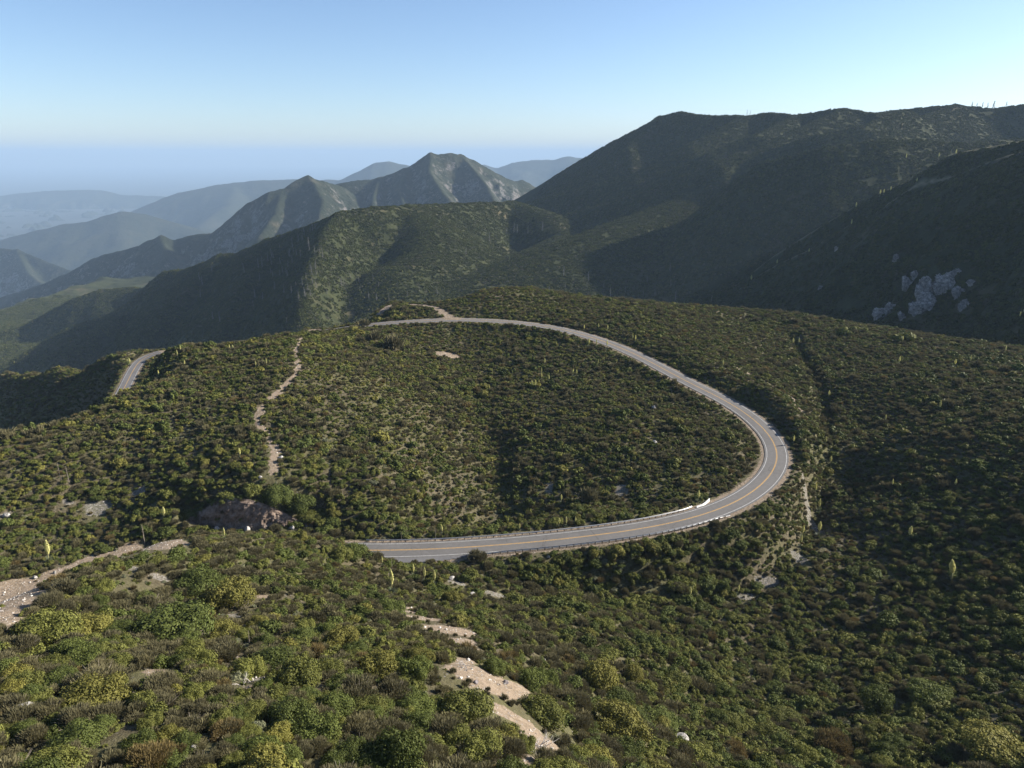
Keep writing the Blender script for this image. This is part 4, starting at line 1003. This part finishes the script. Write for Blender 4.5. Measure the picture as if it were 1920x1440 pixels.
def guardrail(pa, pb, off, label, group):
    P, T, Nr = frame(ROAD); i0, i1 = sorted((nearest_i(pa), nearest_i(pb)))
    s = 1 if off > 0 else -1                                    # which side of the road; the beam faces the traffic
    C = np.stack([P[:,0]+Nr[:,0]*off, P[:,1]+Nr[:,1]*off, P[:,2]], 1)[i0:i1+1]; Nn = Nr[i0:i1+1]*s; Tt = T[i0:i1+1]
    root = empty('guardrail', tuple(C[0])); tag(root, label, 'guardrail', group)
    prof = [(.02,.42),(-.05,.48),(.0,.56),(0,.60),(-.05,.68),(.02,.76),(.035,.76),(-.03,.68),(.018,.60),(.018,.56),(-.03,.48),(.035,.42)]
    V = []; flare = np.clip((6-np.arange(len(C))*1.5)/6, 0, 1)+np.clip((6-np.arange(len(C))[::-1]*1.5)/6, 0, 1)
    for q in range(len(C)):
        for a, b in prof: V.append((C[q,0]+Nn[q,0]*(a+.6*flare[q]**2), C[q,1]+Nn[q,1]*(a+.6*flare[q]**2), C[q,2]+b-.22*flare[q]))
    F = []; k = len(prof)
    for q in range(len(C)-1):
        for j in range(k): F.append((q*k+j, q*k+(j+1)%k, (q+1)*k+(j+1)%k, (q+1)*k+j))
    F.append(tuple(range(k))[::-1]); F.append(tuple((len(C)-1)*k+j for j in range(k)))
    mesh_obj('rail', rel(V, C[0]), F, M_galv, root)
    L = np.r_[0, np.cumsum(np.linalg.norm(np.diff(C[:, :2], axis=0), axis=1))]; first = None
    for d_ in np.arange(.8, L[-1]-.5, 2.1):
        c = np.array([np.interp(d_, L, C[:,j]) for j in range(3)]); tn = np.array([np.interp(d_, L, Tt[:,j]) for j in range(2)]); nn = np.array([np.interp(d_, L, Nn[:,j]) for j in range(2)])
        fl = np.interp(d_, L, flare); c = c+np.array([*(nn*(.15+.6*fl**2)), -.2*fl]); ang = math.atan2(tn[1], tn[0])
        if first is None:
            V, F = box((0,0), .09, .10, -.35, .74, 0); first = mesh_obj('post', V, F, M_post, root); o = first
        else:
            o = first.copy(); COL.objects.link(o); o.parent = root
        o.location = tuple(c-C[0]); o.rotation_euler = (0,0,ang)
    return root
A0, A1 = at_drop(905,1035,105), at_drop(1372,968,105)
B0, B1 = at_drop(684,1026,105), at_drop(1312,962,105)
guardrail(A0, A1, 4.45, 'long galvanised guardrail on dark posts along the near side of the road', 'guardrails along the road')
guardrail(B0, B1, -4.45, 'grey guardrail along the far side of the near road, ending at the white rail glint', 'guardrails along the road')
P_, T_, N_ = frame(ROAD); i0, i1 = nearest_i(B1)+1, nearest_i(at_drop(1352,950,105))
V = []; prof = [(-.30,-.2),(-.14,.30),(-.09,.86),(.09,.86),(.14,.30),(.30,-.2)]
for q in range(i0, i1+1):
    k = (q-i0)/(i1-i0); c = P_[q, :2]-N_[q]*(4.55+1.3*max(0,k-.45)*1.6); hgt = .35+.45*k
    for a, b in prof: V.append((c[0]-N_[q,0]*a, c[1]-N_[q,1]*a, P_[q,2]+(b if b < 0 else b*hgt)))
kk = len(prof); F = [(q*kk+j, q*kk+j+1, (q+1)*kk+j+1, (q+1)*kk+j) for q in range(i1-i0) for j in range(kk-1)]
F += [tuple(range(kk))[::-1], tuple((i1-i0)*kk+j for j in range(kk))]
tag(mesh_obj('rail_glint_wall', V, F, M_rail_glint), 'low white wall added as the sun glint of the guardrail end inside the bend', 'rail glint')  # added wall: gives the sunlit glint of the rail end a solid shape

# ------------------------------------------------------------------ yuccas
M_flower = mat_leaf('cream_flowers', [(.34,.32,.11),(.56,.54,.22),(.80,.78,.46)], .35, .6)
M_stalk = simple('green_stalk', (.20,.19,.09), .8, .25, 3.0)
M_dry = simple('dry_stalk', (.20,.17,.14), .9, .3, 3.0)
M_blade = mat_leaf('yucca_blades', [(.07,.085,.05),(.11,.13,.08),(.16,.17,.11)], .15, .5)
def blades(seed, n=90, ln=.75):
    g = np.random.default_rng(seed); V, F = [], []
    for i in range(n):
        a = g.uniform(0,6.28); el = g.uniform(.1,1.4); L = ln*g.uniform(.75,1.1); d_ = np.array([math.cos(a)*math.cos(el), math.sin(a)*math.cos(el), math.sin(el)]); s_ = np.array([-math.sin(a), math.cos(a), 0])*.028
        b = np.array([0,0,.06]); k = len(V); m_ = b+d_*L*.45
        V += [b-s_, b+s_, m_+s_*.9, m_-s_*.9, b+d_*L]; F += [(k,k+1,k+2,k+3),(k+3,k+2,k+4)]
    return V, F
def head_mesh(seed, n=620, hgt=1.6, w=.25):
    g = np.random.default_rng(seed); z = g.beta(1.25,1.7,n); a = g.uniform(0,6.28,n)
    r_ = w*np.sin(np.clip(z*.93+.07,0,1)*math.pi)**.75*(1-.35*z)*np.sqrt(g.uniform(.15,1.1,n))
    C = np.stack([r_*np.cos(a), r_*np.sin(a), z*hgt],1); N = np.stack([np.cos(a), np.sin(a), -.2+g.normal(size=n)*.5],1); N /= np.linalg.norm(N,axis=1)[:,None]
    return quads(C, N, .055*g.uniform(.7,1.3,n), g.uniform(.6,1.1,n), g.uniform(0,6.28,n))
yuc_data = []
for v in range(4):
    sv, sf = tube([(0,0,-.1),(.01,0,1.1),(.03,.01,2.2),(.03,.0,2.72)], [.045,.04,.03,.012], 6)
    yuc_data.append((bpy_h := head_mesh(40+v, w=.22+.03*v), (sv, sf), blades(60+v)))
ymesh = {}
def yucca(pos, s, lean, label, group, v):
    root = empty('flowering_yucca', tuple(pos)); tag(root, label, 'yucca', group)
    root.rotation_euler = (R(random.uniform(-2,2)), R(lean), random.uniform(0,.5)); root.scale = (s*random.uniform(.95,1.25),)*2+(s,)
    if v not in ymesh:
        hd, stl, bl = yuc_data[v]
        h_ = mesh_obj('flower_head', hd[0]+np.array([.02,0,1.12]), hd[1], M_flower, root); s_ = mesh_obj('stalk', *stl, M_stalk, root); b_ = mesh_obj('leaf_rosette', *bl, M_blade, root)
        ymesh[v] = (h_, s_, b_)
    else:
        for o in ymesh[v]:
            c = o.copy(); COL.objects.link(c); c.parent = root
    return root
for k, ((px_, cy_, hp, ln, wh), ps) in enumerate(zip(YUC, YUC_POS)):
    if ps is not None: yucca(ps[0], ps[1], ln, wh, 'flowering yuccas on the near hills', k % 4)
for k, (px_, cy_, hp, wh) in enumerate(YUC_MID):
    b = hit_mid(px_, cy_+hp*.9)
    if b is not None: yucca(b, hp/FPX*float(project(b)[2])/1.75, 0, wh, 'white yuccas on the mountain spurs', k % 4)
def dry_mesh(seed):
    g = random.Random(seed); parts = [tube([(0,0,-.3),(.02,0,1.4),(.05,.02,2.6),(.06,.02,3.3)], [.05,.045,.03,.012], 6)]
    for i in range(16):
        z = 2.0+1.2*i/16; a = g.uniform(0,6.28); L = .22*(1-.5*i/16)
        parts.append(tube([(.04,.01,z),(.04+L*math.cos(a), .01+L*math.sin(a), z+.10)], [.012,.004], 3))
    return merge(parts)
for k, ((px_, cy_, hp, wh), (b, hm)) in enumerate(zip(DRY, DRY_POS)):
    o = mesh_obj('dry_yucca_stalk', *dry_mesh(k), M_dry); o.location = tuple(b); sc_ = hm*1.15/3.3; o.scale = (max(sc_,.9), max(sc_,.9), sc_); o.rotation_euler = (0, R(random.uniform(-4,4)), random.uniform(0,6))
    tag(o, wh, 'dry stalk', 'dry yucca stalks')

# ------------------------------------------------------------------ rocks
def mat_rock(name, c0, c1, sc=1.0):
    m, nt = new_mat(name); t = NT(nt); p = t.n('ShaderNodeTexCoord').outputs['Object']
    a = t.noise(1.6*sc, 5, .65, p); b = t.noise(7.*sc, 4, .7, p)
    c = t.mix(t.ramp(b, [(.42, .0), (.7, .7)]), t.ramp(a, [(.32, c0), (.66, c1)]), tuple(x*.45 for x in c0))
    vr = t.n('ShaderNodeTexVoronoi', feature='DISTANCE_TO_EDGE', inp={'Scale': 1.3*sc, 'Vector': p}); c = t.mix(t.ramp(vr.outputs['Distance'], [(.02, .4), (.07, 0.)]), c, tuple(x*.3 for x in c0))
    t.out(bsdf(t, c, .9, .2, bump(t, t.math('ADD', a, t.math('MULTIPLY', b, .4)), .8, .15/sc))); return m
M_rockw = mat_rock('pale_granite', (.22,.205,.19), (.46,.44,.41)); M_rockg = mat_rock('grey_rock', (.15,.13,.13), (.28,.25,.25)); M_out = mat_rock('outcrop_granite', (.10,.09,.08), (.52,.47,.42), .18)
import bmesh
def rock_mesh(seed, dims, rough=.35, sub=3, facets=9):
    bm = bmesh.new(); bmesh.ops.create_icosphere(bm, subdivisions=sub, radius=1.0)
    g = np.random.default_rng(seed); V = np.array([v.co[:] for v in bm.verts]); F = [tuple(v.index for v in f.verts) for f in bm.faces]; bm.free()
    for i in range(facets):                                       # planar breaks
        n_ = g.normal(size=3); n_ /= np.linalg.norm(n_); d_ = g.uniform(.55,.9); q = V@n_; V -= np.where(q > d_, q-d_, 0)[:,None]*n_
    V *= (1+rough*.35*fbm(V[:,0]*3+seed, V[:,1]*3+V[:,2]*2, 1.0, 4, seed))[:,None]
    return V*np.array(dims), F
for k, ((a, b, c, d_, wh), (p, _, _)) in enumerate(zip(ROCKS, ROCK_POS)):
    zc_ = float(project(p)[2]); hx = c/FPX*zc_; hz = d_/FPX*zc_
    V, F = rock_mesh(300+k, (hx, hx*.8, hz*1.15), .4, 3, 10)
    o = mesh_obj('boulder' if c > 7 else 'stone', V, F, M_rockg if 'grey' in wh or 'brown' in wh else M_rockw); o.location = tuple(p+np.array([0,0,hz*.55])); o.rotation_euler = (0, R(random.uniform(-8,8)), random.uniform(-.6,.6))
    tag(o, wh, 'rock', 'loose rocks')
OUTC = [(1742,547,26,30,'largest pale slab in the middle of the rock outcrop'),(1775,543,20,26,'tall grey slab right of the largest outcrop slab'),(1737,577,22,20,'bright white slab below the largest outcrop slab'),(1657,592,17,13,'pale rock at the lower left foot of the outcrop'),(1672,580,9,9,'small pale rock just above the lower left foot rock of the outcrop'),
        (1692,600,6,9,'thin pale rock at the bottom of the outcrop'),(1808,577,11,12,'pale rock at the lower right of the outcrop'),(1800,553,12,12,'rock at the right side of the outcrop, above the lower right one'),(1702,540,13,18,'left rock of the outcrop, in brush'),(1716,520,9,9,'upper left rock of the outcrop'),
        (1792,515,10,9,'topmost right rock above the outcrop'),(1680,490,8,8,'lone small rock on the dark slope up left of the outcrop'),(1570,468,6,5,'pale rock patch just below the lower spur line'),(1540,541,8,5,'flat pale rock on the dark slope left of the outcrop'),(1823,533,9,7,'low rock at the far right of the outcrop')]
for k, (a, b, c, d_, wh) in enumerate(OUTC):
    p = hit_mid(a, b)
    if p is None: continue
    zc_ = float(project(p)[2]); hx = c/FPX*zc_; hz = d_/FPX*zc_
    g_ = np.random.default_rng(70+k); pcs = []
    for q in range(12):
        c_ = np.array([g_.uniform(-.6,.6)*hx, g_.uniform(-.2,.2)*hx, g_.uniform(-.6,.6)*hz]); e_ = g_.uniform(.46,.82)
        v_, f_ = rock_mesh(500+k*13+q, (hx*e_, hx*e_*.6, hz*e_*g_.uniform(.8,1.5)), 1.3, 4, 18)
        a_ = g_.uniform(-.5,.5); v_ = np.stack([v_[:,0]*math.cos(a_)-v_[:,2]*math.sin(a_), v_[:,1], v_[:,0]*math.sin(a_)+v_[:,2]*math.cos(a_)],1); pcs.append((v_+c_, f_))
    V, F = merge(pcs)
    o = mesh_obj('outcrop_rock', V, F, M_out); o.location = tuple(p+np.array([0, hx*.12, 0])); o.rotation_euler = (R(-22), R(random.uniform(-12,12)), random.uniform(-.3,.5))
    tag(o, wh, 'rock', 'rocks of the outcrop on the shaded slope')

# ------------------------------------------------------------------ bare conifers on the ridges
M_snag = simple('weathered_wood', (.20,.19,.18), .9, .25, 1.0); M_needle = mat_leaf('conifer_needles', [(.06,.064,.055),(.12,.12,.108),(.19,.187,.175)], .1, .8); M_pine = mat_leaf('pine_needles', [(.014,.022,.010),(.028,.040,.018),(.05,.06,.028)], .1, .8)
def conifer(seed, dense, hgt=14.0):
    g = np.random.default_rng(seed); C, N = [], []
    nb = 30 if not dense else 46; parts = [tube([(0,0,-1),(g.uniform(-.1,.1),0,hgt*.5),(g.uniform(-.3,.3),g.uniform(-.2,.2),hgt)], [.30,.20,.05], 6)]
    pts = []
    for i in range(nb):
        z = hgt*(.12+.86*i/nb); a = g.uniform(0,6.28); L = (hgt*.22)*(1-(z/hgt))**.8*g.uniform(.5,1.15)+.25
        if not dense and g.uniform() < .25: L *= .4
        e = (L*math.cos(a), L*math.sin(a), z-.22*L)
        parts.append(tube([(0,0,z), e], [.06,.015], 3))
        for q in range(9 if not dense else 18):
            t_ = g.uniform(.35,1.05); pts.append((e[0]*t_+g.normal()*.12, e[1]*t_+g.normal()*.12, z+(e[2]-z)*t_+g.normal()*.10))
    C = np.array(pts); N = g.normal(size=C.shape); N[:,2] += .8; N /= np.linalg.norm(N,axis=1)[:,None]
    return merge(parts), quads(C, N, (.26 if dense else .20)*g.uniform(.6,1.3,len(C)), g.uniform(.5,1,len(C)), g.uniform(0,6.28,len(C)))
con_data = {}
def tree(pos, hm, dense, label, group, name):
    v = (dense, random.randrange(4)); root = empty(name, tuple(pos)); s = hm/14.0; root.scale = (s*random.uniform(.8,1.15),)*2+(s,); root.rotation_euler = (R(random.uniform(-4,4)), R(random.uniform(-4,4)), random.uniform(0,6.28)); tag(root, label, 'tree', group)
    if v not in con_data:
        tr, cr_ = conifer(v[1]+10*dense, dense); con_data[v] = (mesh_obj('trunk', *tr, M_snag, root), mesh_obj('crown', *cr_, M_pine if dense else M_needle, root))
    else:
        for o in con_data[v]:
            c = o.copy(); COL.objects.link(c); c.parent = root
T6 = [(225,740),(90,830),(115,880),(95,1025),(590,750),(750,690),(790,680),(855,620),(900,580),(920,590),(990,480),(895,660),(890,760),(910,790),(995,650),(1090,560),(1130,460),(1140,510),(1100,580),(1180,560),(1220,580),(1130,640),(1080,690),(990,780),(1020,740),(1060,760),(1075,790),(1200,400),(1265,330),(1240,380),(1310,460),(1330,290),(1360,280),(1385,260),(1320,520),(1385,540),(1330,720),(1390,710),(1350,760),(1440,540),(1475,580),(930,940),(1035,980),(1120,980),(1170,910),(1245,890),(1285,830),(1305,950),(1335,1010),(1360,880),(1400,920),(1275,1020),(1205,1050),(765,840),(710,1030),(690,1130),(795,1060),(315,1300),(240,1280)]
T6b = [(1545,900),(1520,990),(1690,890),(1730,950),(1710,900),(1785,830),(1855,810),(1890,960),(1780,1130),(1390,1290),(1065,1320)]
T2 = [(940,815),(1075,740),(1170,700),(1210,690),(1230,690),(1290,700),(1370,680)]
T2b = [(395,1060),(440,1070),(510,1080),(340,970),(420,960),(450,1000),(240,990),(100,930),(680,1020),(610,1050),(780,1040)]
T3 = [(1206,550),(1213,524),(1258,531),(1266,557),(1228,546),(1333,561),(1256,501),(1057,510),(1060,533),(1103,520),(1132,533),(1172,543),(1100,533),(1145,550),(1030,545)]
def put(lst, f, hpx, label, group):
    for q in lst:
        a, b = f(q); p = hit_mid(a, b+hpx*.45)
        if p is not None: tree(p, hpx*random.uniform(.7,1.2)/FPX*float(project(p)[2]), False, label, group, 'bare_conifer')
put(T6, lambda q: (q[0]/6+360, q[1]/6+380), 17, 'thin pale bare conifer on the dark face of the long left ridge', 'bare conifers on the left ridge')
put(T6b, lambda q: (q[0]/6+360, q[1]/6+380), 15, 'grey bare conifer on the shaded slope below the grassy ridge flank', 'bare conifers below the ridge flank')
put(T2, lambda q: (q[0]/3+560, q[1]/3+200), 16, 'grey bare conifer in the shaded gully at the middle of the ridge', 'bare conifers in the ridge gully')
put(T2b, lambda q: (q[0]/3+560, q[1]/3+200), 14, 'bare conifer in the dark valley above the road junction', 'bare conifers in the dark valley')
put(T3, lambda q: q, 17, 'pale bare conifer standing behind the crest of the near hill', 'bare conifers behind the near hill')
for a, b, hp, dn, wh in [(1822,199,7,1,'bushy dark pine at the left of the skyline group'),(1831,200,6,1,'low dark pine on the skyline, second from left'),(1841,201,9,1,'dark pine in the middle of the skyline group'),(1851,203,9,1,'thin pine on the skyline, just left of the tallest'),(1862,202,12,1,'tallest thin pine on the right skyline'),
                       (1886,199,8,1,'round dark pine at the right end of the skyline group'),(1400,216,10,0,'bare snag on the skyline of the right mountain'),(1406,217,8,0,'shorter bare snag beside the skyline snag')]:
    for dy in range(0, 30):
        p = hit_mid(a, b+dy)
        if p is not None: break
    if p is not None: tree(p, (hp+2)/FPX*float(project(p)[2]), bool(dn), wh, 'trees on the right skyline', 'skyline_pine' if dn else 'thin_pine')

# ------------------------------------------------------------------ frame of poles by the lower road, dead branches
p = hit_near(243, 668)
if p is None: p = LOWROAD[8]
root = empty('utility_pole', tuple(p)); tag(root, 'two-post wooden frame with a crossbar beside the lower road', 'pole'); s_ = 4.6
for dx in (-.75, .75): mesh_obj('post', *tube([(dx,0,-.5),(dx,0,s_)], [.15,.12], 8), M_post, root)
mesh_obj('crossbar', *tube([(-1.9,.16,s_-.35),(1.9,.16,s_-.35)], [.12,.12], 6), M_post, root)
def dead(pos, n, reach, hgt, label, seed):
    g = random.Random(seed); parts = []
    for i in range(n):
        a = g.uniform(0,6.28); L = reach*g.uniform(.5,1); x0, y0 = g.uniform(-.4,.4)*reach, g.uniform(-.4,.4)*reach; z = hgt*g.uniform(.2,1)
        m_ = (x0+.5*L*math.cos(a), y0+.5*L*math.sin(a), .1+z*.6); e = (x0+L*math.cos(a+g.uniform(-.4,.4)), y0+L*math.sin(a+.2), .08+z)
        parts.append(tube([(x0,y0,.06), m_, e], [.05,.035,.012], 5)); parts.append(tube([m_, (m_[0]+.5*math.cos(a+1), m_[1]+.5*math.sin(a+1), m_[2]+.25)], [.022,.008], 4))
    o = mesh_obj('dead_branches', *merge(parts), M_dryw); o.location = tuple(pos); tag(o, label, 'dead branches', 'dead branches')
M_dryw = simple('bleached_wood', (.36,.33,.30), .9, .25, 2.0)
dead(hit_near(1010,1402), 26, 2.0, .8, 'tangle of bleached dead branches on the lowest dirt clearing', 1)
dead(hit_near(868,1254), 14, 1.7, .5, 'bleached branches lying at the top of the pink dirt clearing', 2)
dead(hit_near(205,1305), 9, 1.5, 1.3, 'grey dead branches right of the white block boulder', 3)
dead(hit_near(460,1285), 8, 1.3, .9, 'pale dead branches on the stony patch of the foreground spur', 4)

# ------------------------------------------------------------------ words for the shrubs
LM = [(50,1335,'the white block boulder'),(365,1408,'the small white rock'),(905,1268,'the pink dirt clearing'),(1012,1395,'the lowest dirt clearing'),(825,1175,'the sandy spur crest'),(60,1105,'the rocky trail'),
      (1275,1384,'the pale rounded boulder'),(469,1205,'the dry stalk on the spur'),(300,1262,'the left dirt patch'),(395,1180,'the gravelly patch'),(735,1090,'the tallest yucca'),(1785,1075,'the large tilted yucca'),
      (640,1420,'the bottom edge middle'),(1910,1430,'the lower right corner'),(10,1430,'the lower left corner'),(1600,1430,'the bottom edge at right'),(1703,1005,'the lone slender yucca'),(1294,1120,'the yucca below the guardrail'),(272,1010,'the pale dry stalks')]
KW = {'olive':'olive-green leafy shrub','yellow':'yellow-green oak shrub','dark':'dark green dense shrub','grey':'grey-brown twiggy shrub','sage':'low pale sage shrub','rust':'rust-brown wispy shrub'}
ORD = ['nearest','second nearest','third nearest','fourth nearest','fifth nearest','sixth nearest','seventh nearest','eighth nearest','ninth nearest','tenth nearest','eleventh nearest','twelfth nearest','thirteenth nearest','fourteenth nearest']
if SHRUBS:
    cells = {}
    rs = np.array([rad[i] for i in shrub_obj]); lo, hi = np.percentile(rs, [30, 72])
    for i in shrub_obj:
        j = min(range(len(LM)), key=lambda q: math.hypot(px[i]-LM[q][0], (py[i]-LM[q][1])*1.2)); dx, dy = px[i]-LM[j][0], py[i]-LM[j][1]
        side = ('right of' if dx > 0 else 'left of') if abs(dx) > abs(dy) else ('below' if dy > 0 else 'above')
        sw = 'small' if rad[i] < lo else ('large' if rad[i] > hi else 'mid-sized')
        cells.setdefault((sw, KINDS[kind[i]], side, j), []).append((math.hypot(dx,dy), i))
    for (sw, kd, side, j), lst in cells.items():
        for k, (_, i) in enumerate(sorted(lst)):
            lab = f'{sw} {KW[kd]}, {side} {LM[j][2]}' if len(lst) == 1 else f'{sw} {KW[kd]}, {ORD[min(k,13)]} one {side} {LM[j][2]}'
            tag(shrub_obj[i], lab, 'shrub', 'shrubs on the near slopes')
